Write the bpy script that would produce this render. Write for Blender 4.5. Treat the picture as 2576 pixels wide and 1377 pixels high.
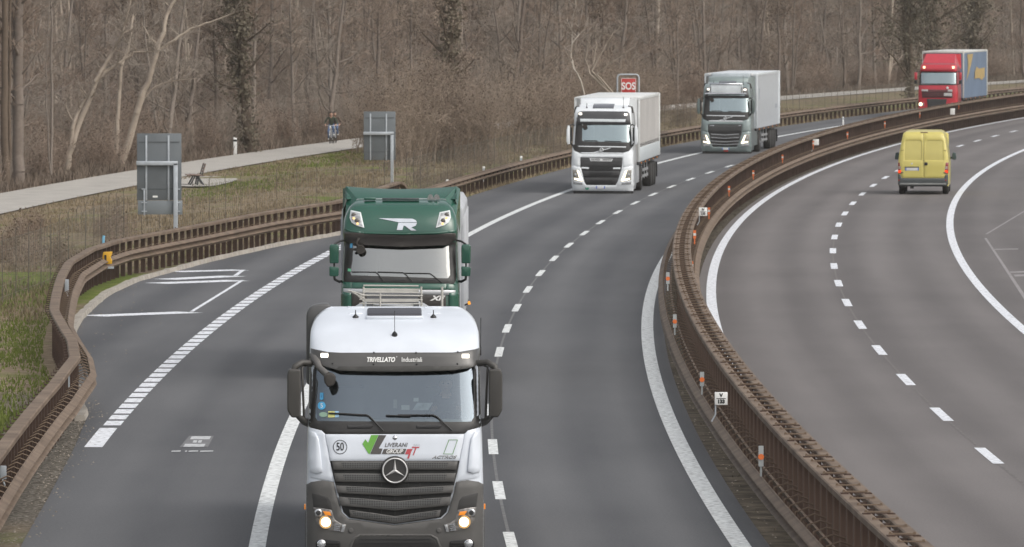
# Motorway curve with lorries, wood and cycle path; everything is modelled in metres.
EXPOSURE = 0.6
import bpy, bmesh, math, random
import numpy as np
from mathutils import Vector, Matrix, noise
from mathutils.geometry import delaunay_2d_cdt
PI = math.pi
rnd = random.Random(7)
for o in list(bpy.data.objects):
    bpy.data.objects.remove(o, do_unlink=True)
SC = bpy.context.scene
COL = SC.collection

# ------------------------------------------------------------------ camera geometry
CAM_H = 8.3
FPX, CX, CY, HZ = 19400.0, 1288.0, 688.5, -37.0
PITCH = math.atan((CY - HZ) / FPX)

def at(px, py, z=0.0):
    """where the sight line through a photo point meets height z"""
    u = (px - CX) / FPX; v = -(py - CY) / FPX
    dy = math.cos(PITCH) + v * math.sin(PITCH); dz = -math.sin(PITCH) + v * math.cos(PITCH)
    t = (z - CAM_H) / dz
    return u * t, dy * t

RAD = 1940.0
def apex(o):
    if o < 3.2: return 153.3
    if o < 4.7: return 153.3 + (o - 3.2) / 1.5 * 5.2
    return 158.5
def road_x(o, y):
    d = y - apex(o)
    return o + RAD - math.sqrt(RAD * RAD - d * d)
def heading(y, o=0):
    return math.asin((y - apex(o)) / RAD)
def off_of(x, y):
    d = y - 154.0
    return x - (RAD - math.sqrt(max(RAD * RAD - d * d, 0)))

# ------------------------------------------------------------------ materials
MATS = {}
def nodes_of(name):
    m = bpy.data.materials.new(name); m.use_nodes = True
    nt = m.node_tree; nt.nodes.clear()
    out = nt.nodes.new('ShaderNodeOutputMaterial')
    return m, nt, out
def N(nt, kind, **kw):
    n = nt.nodes.new(kind)
    for k, v in kw.items(): setattr(n, k, v)
    return n
def mat(name, col, rough=0.5, metal=0.0, var=0.12, scale=3.0, coat=0.0, spec=0.5, col2=None, bump=0.0, bscale=40.0, emit=None, estr=0.0):
    """principled surface whose colour is broken up by two octaves of noise"""
    if name in MATS: return MATS[name]
    m, nt, out = nodes_of(name)
    p = N(nt, 'ShaderNodeBsdfPrincipled')
    tc = N(nt, 'ShaderNodeTexCoord')
    no = N(nt, 'ShaderNodeTexNoise'); no.inputs['Scale'].default_value = scale; no.inputs['Detail'].default_value = 6
    nt.links.new(tc.outputs['Object'], no.inputs['Vector'])
    mx = N(nt, 'ShaderNodeMix', data_type='RGBA')
    c = Vector(col)
    a = c * (1 - var); b = Vector(col2) if col2 else c * (1 + var)
    mx.inputs[6].default_value = (*a, 1); mx.inputs[7].default_value = (min(b[0], 1), min(b[1], 1), min(b[2], 1), 1)
    rp = N(nt, 'ShaderNodeMapRange'); rp.inputs[1].default_value = .3; rp.inputs[2].default_value = .7
    nt.links.new(no.outputs[0], rp.inputs[0]); nt.links.new(rp.outputs[0], mx.inputs[0])
    nt.links.new(mx.outputs[2], p.inputs['Base Color'])
    p.inputs['Roughness'].default_value = rough; p.inputs['Metallic'].default_value = metal
    p.inputs['Coat Weight'].default_value = coat; p.inputs['Coat Roughness'].default_value = .08
    p.inputs['Specular IOR Level'].default_value = spec
    if bump:
        n2 = N(nt, 'ShaderNodeTexNoise'); n2.inputs['Scale'].default_value = bscale; n2.inputs['Detail'].default_value = 4
        nt.links.new(tc.outputs['Object'], n2.inputs['Vector'])
        bp = N(nt, 'ShaderNodeBump'); bp.inputs['Strength'].default_value = bump; bp.inputs['Distance'].default_value = .02
        nt.links.new(n2.outputs[0], bp.inputs['Height']); nt.links.new(bp.outputs[0], p.inputs['Normal'])
    if emit:
        p.inputs['Emission Color'].default_value = (*emit, 1); p.inputs['Emission Strength'].default_value = estr
    nt.links.new(p.outputs[0], out.inputs[0])
    MATS[name] = m
    return m
def glass_mat(name, tint, refl, rough=0.02):
    """laminated, coated windscreen glass: part mirror, part see-through"""
    if name in MATS: return MATS[name]
    m, nt, out = nodes_of(name)
    g = N(nt, 'ShaderNodeBsdfGlossy'); g.inputs[0].default_value = (*tint, 1); g.inputs['Roughness'].default_value = rough
    t = N(nt, 'ShaderNodeBsdfTransparent'); t.inputs[0].default_value = (.62, .7, .68, 1)
    fr = N(nt, 'ShaderNodeFresnel'); fr.inputs[0].default_value = 1.5
    mp = N(nt, 'ShaderNodeMapRange'); mp.inputs[3].default_value = refl; mp.inputs[4].default_value = 1.0
    nt.links.new(fr.outputs[0], mp.inputs[0])
    mx = N(nt, 'ShaderNodeMixShader')
    nt.links.new(mp.outputs[0], mx.inputs[0]); nt.links.new(t.outputs[0], mx.inputs[1]); nt.links.new(g.outputs[0], mx.inputs[2])
    nt.links.new(mx.outputs[0], out.inputs[0])
    MATS[name] = m
    return m
def lamp_mat(name, col, strength):
    if name in MATS: return MATS[name]
    m, nt, out = nodes_of(name)
    e = N(nt, 'ShaderNodeEmission'); e.inputs[0].default_value = (*col, 1); e.inputs[1].default_value = strength
    nt.links.new(e.outputs[0], out.inputs[0])
    MATS[name] = m
    return m

# ------------------------------------------------------------------ mesh builder
class MB:
    def __init__(s): s.v = []; s.f = []; s.m = []; s.sm = []
    def add(s, vs, fs, mi=0, smooth=False):
        b = len(s.v); s.v += [tuple(v) for v in vs]
        for f in fs:
            s.f.append(tuple(i + b for i in f)); s.m.append(mi); s.sm.append(smooth)
    def box(s, c, d, mi=0, rot=None):
        x, y, z = d[0] / 2, d[1] / 2, d[2] / 2
        vs = [Vector((a * x, b * y, e * z)) for e in (-1, 1) for b in (-1, 1) for a in (-1, 1)]
        if rot is not None: vs = [rot @ v for v in vs]
        vs = [v + Vector(c) for v in vs]
        s.add(vs, [(0, 2, 3, 1), (4, 5, 7, 6), (0, 1, 5, 4), (2, 6, 7, 3), (0, 4, 6, 2), (1, 3, 7, 5)], mi)
        return s
    def tube(s, pts, r, n=8, mi=0, cap=True, smooth=True):
        pts = [Vector(p) for p in pts]; k = len(pts)
        rs = r if isinstance(r, (list, tuple)) else [r] * k
        t0 = (pts[1] - pts[0]).normalized()
        up = Vector((0, 0, 1)) if abs(t0.z) < .9 else Vector((0, 1, 0))
        vs = []
        for i, p in enumerate(pts):
            t = (pts[min(i + 1, k - 1)] - pts[max(i - 1, 0)]).normalized()
            a = t.cross(up)
            if a.length < 1e-4: a = t.cross(Vector((1, 0, 0)))
            a.normalize(); b = a.cross(t)
            up = b
            for j in range(n):
                w = 2 * PI * j / n
                vs.append(p + (a * math.cos(w) + b * math.sin(w)) * rs[i])
        fs = [(i * n + j, i * n + (j + 1) % n, (i + 1) * n + (j + 1) % n, (i + 1) * n + j) for i in range(k - 1) for j in range(n)]
        s.add(vs, fs, mi, smooth)
        if cap:
            s.add(vs[:n], [tuple(range(n - 1, -1, -1))], mi); s.add(vs[-n:], [tuple(range(n))], mi)
        return s
    def cyl(s, c, axis, r, h, n=24, mi=0, r2=None):
        a = Vector(axis).normalized(); c = Vector(c)
        return s.tube([c - a * h / 2, c + a * h / 2], [r, r if r2 is None else r2], n, mi)
    def lathe(s, c, axis, prof, n=24, mi=0, cap=True):
        a = Vector(axis).normalized(); c = Vector(c)
        up = Vector((0, 0, 1)) if abs(a.z) < .9 else Vector((0, 1, 0))
        u = a.cross(up).normalized(); w = u.cross(a)
        vs = [c + a * h + (u * math.cos(2 * PI * j / n) + w * math.sin(2 * PI * j / n)) * r for (r, h) in prof for j in range(n)]
        k = len(prof)
        s.add(vs, [(i * n + j, i * n + (j + 1) % n, (i + 1) * n + (j + 1) % n, (i + 1) * n + j) for i in range(k - 1) for j in range(n)], mi, True)
        if cap:
            s.add(vs[:n], [tuple(range(n - 1, -1, -1))], mi); s.add(vs[-n:], [tuple(range(n))], mi)
        return s
    def prism(s, poly, y0, y1, mi=0):
        """outline in the (x, z) plane carried from y0 to y1"""
        n = len(poly)
        a = sum(poly[i][0] * poly[(i + 1) % n][1] - poly[(i + 1) % n][0] * poly[i][1] for i in range(n))
        if a < 0: poly = poly[::-1]
        vs = [(p[0], y0, p[1]) for p in poly] + [(p[0], y1, p[1]) for p in poly]
        s.add(vs, [tuple(range(n)), tuple(range(2 * n - 1, n - 1, -1))] + [(i, i + n, (i + 1) % n + n, (i + 1) % n) for i in range(n)], mi)
        return s
    def sidep(s, poly, x0, x1, mi=0):
        """outline in the (y, z) plane carried from x0 to x1"""
        n = len(poly)
        vs = [(x0, p[0], p[1]) for p in poly] + [(x1, p[0], p[1]) for p in poly]
        s.add(vs, [tuple(range(n)), tuple(range(2 * n - 1, n - 1, -1))] + [(i, i + n, (i + 1) % n + n, (i + 1) % n) for i in range(n)], mi)
        return s
    def sweep(s, prof, path, mi=0, smooth=False, closed=True):
        """prof: (lateral, z) points; path: (x, y, nx, ny[, dz]); lateral runs along n"""
        n = len(prof); vs = []
        for p in path:
            dz = p[4] if len(p) > 4 else 0
            for (l, z) in prof: vs.append((p[0] + p[2] * l, p[1] + p[3] * l, z + dz))
        k = len(path); fs = []
        for i in range(k - 1):
            for j in range(n if closed else n - 1):
                fs.append((i * n + j, (i + 1) * n + j, (i + 1) * n + (j + 1) % n, i * n + (j + 1) % n))
        s.add(vs, fs, mi, smooth)
        if closed: s.add(vs[:n], [tuple(range(n))], mi); s.add(vs[-n:], [tuple(range(n - 1, -1, -1))], mi)
        return s
    def build(s, name, mats, parent=None, bevel=0.0, seg=2, smooth=None, fix=True):
        me = bpy.data.meshes.new(name)
        me.from_pydata(s.v, [], s.f)
        if not isinstance(mats, (list, tuple)): mats = [mats]
        for m in mats: me.materials.append(m)
        me.polygons.foreach_set('material_index', s.m)
        me.polygons.foreach_set('use_smooth', [bool(x) if smooth is None else smooth for x in s.sm])
        if bevel or fix:
            bm = bmesh.new(); bm.from_mesh(me)
            if bevel:
                bmesh.ops.remove_doubles(bm, verts=bm.verts, dist=1e-5)
            bmesh.ops.recalc_face_normals(bm, faces=bm.faces)
            if bevel:
                ed = [e for e in bm.edges if len(e.link_faces) == 2 and e.calc_face_angle(0) > .5]
                bmesh.ops.bevel(bm, geom=ed, offset=bevel, segments=seg, affect='EDGES', profile=.5, clamp_overlap=True)
                for f in bm.faces: f.smooth = True
            bm.to_mesh(me); bm.free()
            if bevel:
                me.set_sharp_from_angle(angle=math.radians(50))
        me.update()
        return link(name, me, parent)
def link(name, me, parent=None):
    o = bpy.data.objects.new(name, me); COL.objects.link(o)
    if parent is not None: o.parent = parent
    return o
def thing(name, label, cat, loc=(0, 0, 0), rotz=0.0, group=None):
    o = bpy.data.objects.new(name, None); COL.objects.link(o)
    o.empty_display_size = .2
    o.location = loc; o.rotation_euler = (0, 0, rotz)
    return tag(o, label, cat, group)
def tag(o, label=None, cat=None, group=None, kind=None):
    if label: o['label'] = label
    if cat: o['category'] = cat
    if group: o['group'] = group
    if kind: o['kind'] = kind
    return o
def copy_tree(o, parent=None):
    c = o.copy(); COL.objects.link(c)
    if parent is not None: c.parent = parent
    for ch in o.children: copy_tree(ch, c)
    return c
def smooth01(t):
    t = max(0.0, min(1.0, t)); return t * t * (3 - 2 * t)
def lerp_tab(tab, t):
    if t <= tab[0][0]: return tab[0][1]
    for (a, va), (b, vb) in zip(tab, tab[1:]):
        if t <= b: return va + (vb - va) * (t - a) / (b - a)
    return tab[-1][1]
# ------------------------------------------------------------------ setting materials
def road_mat(name, c0, c1, streak, spec=.35):
    m, nt, out = nodes_of(name)
    p = N(nt, 'ShaderNodeBsdfPrincipled')
    uv = N(nt, 'ShaderNodeUVMap')
    geo = N(nt, 'ShaderNodeNewGeometry')
    # wheel tracks, paving joints and painted lens-reflection streaks: noise stretched along the road (uv = metres across, metres along)
    mp = N(nt, 'ShaderNodeMapping'); mp.inputs['Scale'].default_value = (.55, .006, 1)
    nt.links.new(uv.outputs[0], mp.inputs[0])
    n1 = N(nt, 'ShaderNodeTexNoise'); n1.inputs['Scale'].default_value = 1.0; n1.inputs['Detail'].default_value = 3
    nt.links.new(mp.outputs[0], n1.inputs['Vector'])
    # broad patches
    n2 = N(nt, 'ShaderNodeTexNoise'); n2.inputs['Scale'].default_value = .06; n2.inputs['Detail'].default_value = 5
    nt.links.new(geo.outputs['Position'], n2.inputs['Vector'])
    # aggregate
    n3 = N(nt, 'ShaderNodeTexNoise'); n3.inputs['Scale'].default_value = 22; n3.inputs['Detail'].default_value = 3
    nt.links.new(geo.outputs['Position'], n3.inputs['Vector'])
    n4 = N(nt, 'ShaderNodeTexNoise'); n4.inputs['Scale'].default_value = 1.3; n4.inputs['Detail'].default_value = 6
    mp4 = N(nt, 'ShaderNodeMapping'); mp4.inputs['Scale'].default_value = (1, .12, 1)
    nt.links.new(uv.outputs[0], mp4.inputs[0]); nt.links.new(mp4.outputs[0], n4.inputs['Vector'])
    # regular wheel tracks, 3.75 m lanes; raised contrast also paints lens-reflection streaks
    sx = N(nt, 'ShaderNodeSeparateXYZ'); nt.links.new(uv.outputs[0], sx.inputs[0])
    def mth(op, a, b=None, c=None):
        q = N(nt, 'ShaderNodeMath', operation=op)
        for i, v in enumerate((a, b, c)):
            if v is None: continue
            if isinstance(v, (int, float)): q.inputs[i].default_value = v
            else: nt.links.new(v, q.inputs[i])
        return q.outputs[0]
    ph = mth('COSINE', mth('MULTIPLY', mth('SUBTRACT', sx.outputs[0], streak), 2 * PI / 1.87))
    tot = mth('ADD', mth('MULTIPLY', n1.outputs[0], 1.15), mth('MULTIPLY', n2.outputs[0], .75))
    tot = mth('ADD', tot, mth('MULTIPLY', ph, .14))
    tot = mth('ADD', tot, mth('MULTIPLY', n4.outputs[0], .35))
    tot = mth('ADD', tot, mth('MULTIPLY', n3.outputs[0], .85))
    fac = N(nt, 'ShaderNodeMapRange'); fac.inputs[1].default_value = 1.20; fac.inputs[2].default_value = 1.92
    nt.links.new(tot, fac.inputs[0])
    mx = N(nt, 'ShaderNodeMix', data_type='RGBA'); mx.inputs[6].default_value = (*c0, 1); mx.inputs[7].default_value = (*c1, 1)
    nt.links.new(fac.outputs[0], mx.inputs[0]); nt.links.new(mx.outputs[2], p.inputs['Base Color'])
    p.inputs['Roughness'].default_value = .78; p.inputs['Specular IOR Level'].default_value = spec
    bp = N(nt, 'ShaderNodeBump'); bp.inputs['Strength'].default_value = .35; bp.inputs['Distance'].default_value = .01
    nt.links.new(n3.outputs[0], bp.inputs['Height']); nt.links.new(bp.outputs[0], p.inputs['Normal'])
    nt.links.new(p.outputs[0], out.inputs[0])
    return m
def ground_mat():
    m, nt, out = nodes_of('verge')
    p = N(nt, 'ShaderNodeBsdfPrincipled'); p.inputs['Roughness'].default_value = .95; p.inputs['Specular IOR Level'].default_value = .1
    geo = N(nt, 'ShaderNodeNewGeometry')
    def nz(sc, det, vec=None):
        n = N(nt, 'ShaderNodeTexNoise'); n.inputs['Scale'].default_value = sc; n.inputs['Detail'].default_value = det
        nt.links.new(vec or geo.outputs['Position'], n.inputs['Vector']); return n.outputs[0]
    def ramp(fac, stops):
        r = N(nt, 'ShaderNodeValToRGB')
        while len(r.color_ramp.elements) < len(stops): r.color_ramp.elements.new(.5)
        for e, (pos, c) in zip(r.color_ramp.elements, stops): e.position = pos; e.color = (*c, 1)
        nt.links.new(fac, r.inputs[0]); return r.outputs[0]
    def mix(f, a, b):
        x = N(nt, 'ShaderNodeMix', data_type='RGBA'); nt.links.new(f, x.inputs[0]); nt.links.new(a, x.inputs[6]); nt.links.new(b, x.inputs[7]); return x.outputs[2]
    dry = ramp(nz(3.0, 8), [(.3, (.115, .088, .060)), (.5, (.195, .152, .103)), (.7, (.27, .215, .145))])
    grn = ramp(nz(2.2, 8), [(.3, (.075, .095, .022)), (.55, (.12, .15, .032)), (.75, (.19, .185, .07))])
    at_ = N(nt, 'ShaderNodeVertexColor'); at_.layer_name = 'cover'
    sep = N(nt, 'ShaderNodeSeparateColor'); nt.links.new(at_.outputs[0], sep.inputs[0])
    ad = N(nt, 'ShaderNodeMath', operation='MULTIPLY_ADD'); nt.links.new(nz(.35, 6), ad.inputs[0]); ad.inputs[1].default_value = 1.6; 
    sb = N(nt, 'ShaderNodeMath', operation='SUBTRACT'); nt.links.new(sep.outputs[0], sb.inputs[0]); sb.inputs[1].default_value = 1.15
    nt.links.new(sb.outputs[0], ad.inputs[2])
    cl = N(nt, 'ShaderNodeMapRange'); cl.inputs[1].default_value = 0; cl.inputs[2].default_value = .35; nt.links.new(ad.outputs[0], cl.inputs[0])
    c = mix(cl.outputs[0], dry, grn)
    lit = ramp(nz(6.0, 6), [(.3, (.05, .036, .026)), (.55, (.10, .07, .05)), (.8, (.17, .12, .085))])
    c = mix(sep.outputs[1], c, lit)
    grv = ramp(nz(14.0, 4), [(.35, (.055, .046, .036)), (.5, (.105, .092, .074)), (.70, (.26, .24, .21))])
    c = mix(sep.outputs[2], c, grv)
    nt.links.new(c, p.inputs['Base Color'])
    bp = N(nt, 'ShaderNodeBump'); bp.inputs['Strength'].default_value = .8; bp.inputs['Distance'].default_value = .08
    nt.links.new(nz(5, 6), bp.inputs['Height']); nt.links.new(bp.outputs[0], p.inputs['Normal'])
    nt.links.new(p.outputs[0], out.inputs[0])
    return m

# ------------------------------------------------------------------ ground, roads, path
def layby_rail_off(y):
    return lerp_tab([(90, -8.1), (140, -8.35), (150, -8.5), (157, -8.95), (172, -10.3), (192, -11.6), (202, -12.2), (212, -12.45), (219, -12.3), (232, -11.15), (246, -10.1), (258, -8.75), (268, -8.55), (290, -8.6)], y)
def asphalt_edge(y):
    if y > 270: return -7.45
    return lerp_tab([(60, -7.4), (110, -7.65), (125, -7.72), (138, -7.9), (149, -8.2), (160, -9.0), (175, -10.2), (192, -11.05), (206, -11.5), (216, -11.45), (232, -10.55), (246, -9.5), (258, -8.2), (264, -7.9), (272, -7.5)], y)
def strip(name, ofun0, ofun1, y0, y1, z, m, n_across=4, step=4.0, kind='structure', parent=None):
    ys = []; y = y0
    while y < y1: ys.append(y); y += step
    ys.append(y1)
    vs = []; fs = []; uv = []
    for y in ys:
        a = ofun0(y) if callable(ofun0) else ofun0; b = ofun1(y) if callable(ofun1) else ofun1
        for j in range(n_across + 1):
            o = a + (b - a) * j / n_across
            vs.append((road_x(o, y), y, z)); uv.append((o, y))
    w = n_across + 1
    for i in range(len(ys) - 1):
        for j in range(n_across):
            fs.append((i * w + j, i * w + j + 1, (i + 1) * w + j + 1, (i + 1) * w + j))
    me = bpy.data.meshes.new(name); me.from_pydata(vs, [], fs); me.materials.append(m)
    ul = me.uv_layers.new(name='UVMap')
    for l in me.loops: ul.data[l.index].uv = uv[l.vertex_index]
    o = link(name, me, parent)
    if kind: tag(o, kind=kind)
    return o

def build_ground():
    # one sheet, dense where the picture looks, reaching the horizon
    xs = [-3000, -900, -300, -150] + [-90 + 3 * i for i in range(61)] + [150, 300, 900, 3000]
    ys = [-1500, -200, 40] + [80 + 4 * i for i in range(190)] + [900, 1100, 1500, 2500, 6000]
    vs = []; cover = []
    for y in ys:
        for x in xs:
            o = off_of(x, y) if 0 < y < 1000 else x
            z = -.02
            inroad = -27 < o < 19
            if o < -8.9 and 90 < y < 900:
                k = smooth01((-o - 9.4 - (3.2 if 150 < y < 270 else 0)) / 3) * smooth01((o + 21.3) / 1.5) if o > -21.3 else smooth01((-o - 27.2) / 3)
                if o > -27.2 and o < -21.3: k = 0
                z += k * (.22 * noise.noise(Vector((x * .16, y * .05, 0))) + .12 * noise.noise(Vector((x * .5, y * .2, 3))) - .02)
            vs.append((x, y, z))
            g = 0.35
            if y < 222 and o < (-9.6 if y < 150 else -12.6): g = .97
            if -23 < o < -15 and 330 < y < 420: g = .46
            if o > 15: g = .6
            if o < -26.8: g = .1
            fo = smooth01((-o - 26.6) / 2) if o < 0 else 0
            if 3 < o < 5: g = .22
            if -12 < o < -8 and y > 270: g = .55
            if 3.2 < o < 4.6: fo = .85
            grav = 1.0 if (-9.3 < o < -6.0 and y < 160) else 0.0
            if y > 1000: fo = 1
            cover.append((g, fo, grav, 1))
    w = len(xs); fs = [(i * w + j, i * w + j + 1, (i + 1) * w + j + 1, (i + 1) * w + j) for i in range(len(ys) - 1) for j in range(w - 1)]
    me = bpy.data.meshes.new('ground'); me.from_pydata(vs, [], fs)
    ca = me.color_attributes.new('cover', 'FLOAT_COLOR', 'POINT')
    ca.data.foreach_set('color', [c for q in cover for c in q])
    me.materials.append(ground_mat())
    for p in me.polygons: p.use_smooth = True
    return tag(link('ground', me), kind='structure')
build_ground()
M_dark = road_mat('asphalt_dark', (.056, .058, .0635), (.119, .120, .124), .45)
M_brown = road_mat('asphalt_worn', (.094, .085, .083), (.162, .148, .144), .3)
road_a = strip('motorway', asphalt_edge, 3.40, 20, 900, .004, M_dark, 8)
M_soil = mat('median_soil', (.060, .050, .038), .95, var=.5, scale=2.2, col2=(.125, .105, .08), spec=.1, bump=.5, bscale=9)
strip('median_soil', 3.30, 4.45, 20, 900, -.001, M_soil, 2)
road_b = strip('opposite_motorway', 4.35, 22.0, 20, 900, .004, M_brown, 8)
M_path = mat('path_gravel', (.36, .34, .31), .9, var=.12, scale=.8, spec=.2)
strip('cycle_path', -26.4, -22.6, 200, 900, .03, M_path, 2)
# little pale hardstanding the bench stands on
def pad_mesh():
    b = MB(); x, y = at(508, 458)
    n = 18; ring = []
    for i in range(n):
        a = 2 * PI * i / n
        ring.append((x + 1.35 * math.cos(a) * (1 + .12 * math.sin(3 * a)), y + 9.5 * math.sin(a) * (1 + .1 * math.cos(2 * a)), .034))
    b.add(ring, [tuple(range(n))]); return b
tag(pad_mesh().build('paved_pad', M_path), kind='structure')

# ------------------------------------------------------------------ painted markings
def paint_mat(name, c, wear):
    m, nt, out = nodes_of(name)
    p = N(nt, 'ShaderNodeBsdfPrincipled'); p.inputs['Roughness'].default_value = .6; p.inputs['Specular IOR Level'].default_value = .3
    geo = N(nt, 'ShaderNodeNewGeometry')
    n1 = N(nt, 'ShaderNodeTexNoise'); n1.inputs['Scale'].default_value = 9; n1.inputs['Detail'].default_value = 8
    nt.links.new(geo.outputs['Position'], n1.inputs['Vector'])
    r = N(nt, 'ShaderNodeValToRGB'); r.color_ramp.elements[0].position = .5 - wear; r.color_ramp.elements[1].position = .62 - wear * .4
    r.color_ramp.elements[0].color = (*[x * .42 for x in c], 1); r.color_ramp.elements[1].color = (*c, 1)
    nt.links.new(n1.outputs[0], r.inputs[0]); nt.links.new(r.outputs[0], p.inputs['Base Color'])
    nt.links.new(p.outputs[0], out.inputs[0]); return m
M_paint = paint_mat('road_paint', (.72, .74, .735), .18)
M_paint_cool = paint_mat('road_paint_fresh', (.74, .76, .80), .2)
M_paint_old = paint_mat('road_paint_faded', (.20, .20, .21), .0)
def line(o, y0, y1, w, parent, m=M_paint, z=.009, step=3.0, name='lane_marking'):
    return strip(name, o - w / 2, o + w / 2, y0, y1, z, m, 1, step, None, parent)
def dash_copy(src, o, y):
    c = src.copy(); COL.objects.link(c); c.parent = src.parent
    th = heading(y, o) - src['hd']
    # rotate the copied sheet about its own middle
    a = -th; mx, my = src['mx'], src['my']
    nx, ny = road_x(o, y), y
    c.rotation_euler = (0, 0, a)
    c.location = (nx - (mx * math.cos(a) - my * math.sin(a)), ny - (mx * math.sin(a) + my * math.cos(a)), 0)
    return c
def dashes(o, mids, ln, w, parent, m=M_paint, name='lane_dash'):
    y0 = mids[0]
    d = strip(name, o - w / 2, o + w / 2, y0 - ln / 2, y0 + ln / 2, .009, m, 1, 2.0, None, parent)
    d['mx'] = road_x(o, y0); d['my'] = y0; d['hd'] = heading(y0, o)
    for y in mids[1:]: dash_copy(d, o, y)
line(-4.17, 40, 700, .25, road_a)
M_tar = mat('tar_joint', (.030, .030, .032), .6, var=.3, scale=8)
line(-.40, 40, 700, .05, road_a, mat('worn_joint', (.125, .125, .125), .7, var=.3, scale=3), .0065, name='paving_joint'); line(8.28, 40, 700, .05, road_b, mat('worn_joint_dark', (.118, .106, .10), .7, var=.3, scale=3), .0065, name='paving_joint')
line(2.99, 40, 700, .29, road_a)
dashes(-.40, [102.6 + 11.95 * i for i in range(32)], 4.5, .17, road_a)
line(4.74, 40, 760, .27, road_b, M_paint_cool)
line(12.13, 40, 760, .25, road_b, M_paint_cool)
dashes(8.28, [122.7 + 13.12 * i for i in range(36)], 4.6, .20, road_b, M_paint_cool)
# emergency bay: block line and bay outline
line(-7.58, 138.3, 144.3, .33, road_a, M_paint_cool)
dashes(-7.56, [145.9 + 2.0 * i for i in range(54)], 1.52, .33, road_a, M_paint_cool, 'bay_block')
def quad_line(p, q, w, name='bay_outline'):
    a = Vector(at(*p)); b = Vector(at(*q)); d = (b - a).normalized(); n = Vector((-d.y, d.x)) * w / 2
    mb = MB(); mb.add([(a.x + n.x, a.y + n.y, .009), (b.x + n.x, b.y + n.y, .009), (b.x - n.x, b.y - n.y, .009), (a.x - n.x, a.y - n.y, .009)], [(0, 1, 2, 3)])
    o = mb.build(name, M_paint_cool, road_a, fix=False)
def wide_line(p, q, wpx, name='bay_outline'):
    """line seen end-on: width given across the picture"""
    a = Vector(at(*p)); b = Vector(at(*q)); wa = wpx * a.y / FPX / 2
    mb = MB(); mb.add([(a.x - wa, a.y, .0095), (a.x + wa, a.y, .0095), (b.x + wa, b.y, .0095), (b.x - wa, b.y, .0095)], [(0, 1, 2, 3)])
    mb.build(name, M_paint_cool, road_a, fix=False)
wide_line((482, 785), (610, 706), 10); quad_line((232, 796), (478, 786.5), 1.0); quad_line((393, 714), (600, 706.5), 1.0)
wide_line((592, 694.5), (612, 680), 11); quad_line((415, 704), (590, 695.3), .9); quad_line((440, 684.6), (606, 680.2), .9)
# worn repair patch with remains of letters and a thin transverse line
def ground_quad(px, m, name, z, parent):
    mb = MB(); mb.add([(*at(*p), z) for p in px], [tuple(range(len(px)))]); return mb.build(name, m, parent, fix=False)
M_patch = mat('faded_patch', (.15, .15, .155), .8, var=.2, scale=6)
ground_quad([(452, 1126), (523, 1126), (538, 1098), (476, 1098)], M_patch, 'faded_patch', .0085, road_a)
M_fade = mat('faded_letters', (.42, .43, .44), .8, var=.35, scale=9)
for q in ([(461, 1126.0), (513, 1126.0), (517, 1118.5), (466, 1118.5)], [(478, 1107), (527, 1107), (531, 1099.5), (482, 1099.5)],
          [(484, 1115.5), (494, 1115.5), (497, 1109.5), (487, 1109.5)], [(497, 1115.5), (506, 1115.5), (509, 1109.5), (500, 1109.5)]):
    ground_quad(q, M_fade, 'faded_letter', .0115, road_a)
for a, b in ((431, 454), (465, 470), (474, 498), (503, 536)):
    ground_quad([(a, 1138.6), (b, 1138.0), (b + 1, 1135.2), (a + 1, 1135.6)], M_fade, 'faded_line', .0115, road_a)
# ghosts of old marks on the far right shoulder
M_ghost = mat('ghost_mark', (.24, .225, .225), .8, var=.3, scale=3)
for q in ([(2500, 627), (2562, 626), (2562, 628.5), (2500, 629.5)], [(2540, 684), (2590, 682), (2592, 686), (2542, 688)], [(2550, 692), (2592, 690), (2594, 695), (2553, 697)],
          [(2478, 590), (2484, 590), (2600, 520), (2596, 519)], [(2476, 600), (2482, 600), (2590, 760), (2580, 760)]):
    ground_quad(q, M_ghost, 'ghost_mark', .0085, road_b)
# pale kerb of concrete along the bay
M_conc = mat('concrete', (.33, .30, .26), .9, var=.25, scale=2.5, bump=.4, bscale=12)
def rail_path(ofun, y0, y1, step, side=1):
    pts = []
    n = max(2, int((y1 - y0) / step))
    for i in range(n + 1):
        y = y0 + (y1 - y0) * i / n
        pts.append((road_x(ofun(y), y), y))
    out = []
    for i, p in enumerate(pts):
        a = pts[max(i - 1, 0)]; b = pts[min(i + 1, n)]
        d = Vector((b[0] - a[0], b[1] - a[1])).normalized()
        out.append((p[0], p[1], d.y * side, -d.x * side))
    return out
kb = MB()
kp = rail_path(lambda y: asphalt_edge(y) - .11, 147, 272, 1.0)
kp = [(p[0] + .02 * rnd.uniform(-1, 1), p[1], p[2], p[3], rnd.uniform(-.015, .01)) for p in kp]
kb.sweep([(-.10, -.03), (-.10, .10), (.09, .12), (.12, -.03)], kp)
tag(kb.build('kerb', M_conc), kind='structure')

# loose stones at the foot of the bay barrier and a few on the bay
st = MB(); r5 = random.Random(5)
def stone(x, y, r, z=.0):
    vs = [(x + r * r5.uniform(.6, 1.1) * dx, y + r * r5.uniform(.6, 1.1) * dy, z + r * r5.uniform(.5, .9) * dz) for dx, dy, dz in ((1, 0, 0), (0, 1, 0), (-1, 0, 0), (0, -1, 0), (0, 0, 1))]
    st.add(vs, [(0, 1, 4), (1, 2, 4), (2, 3, 4), (3, 0, 4)])
for i in range(750):
    y = 104 + 58 * r5.random(); a = layby_rail_off(y); b = asphalt_edge(y) + .25
    stone(road_x(a + (b - a + .0) * r5.random() + r5.gauss(0, .12), y), y, r5.uniform(.008, .035))
for i in range(90):
    y = r5.uniform(160, 235); o = asphalt_edge(y) + r5.random() ** 2 * 2.2 + .05; stone(road_x(o, y), y, r5.uniform(.012, .035), .004)
for i in range(200):
    y = r5.uniform(96, 240); stone(road_x(3.42 + .22 * r5.random(), y), y, r5.uniform(.01, .03))
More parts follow.
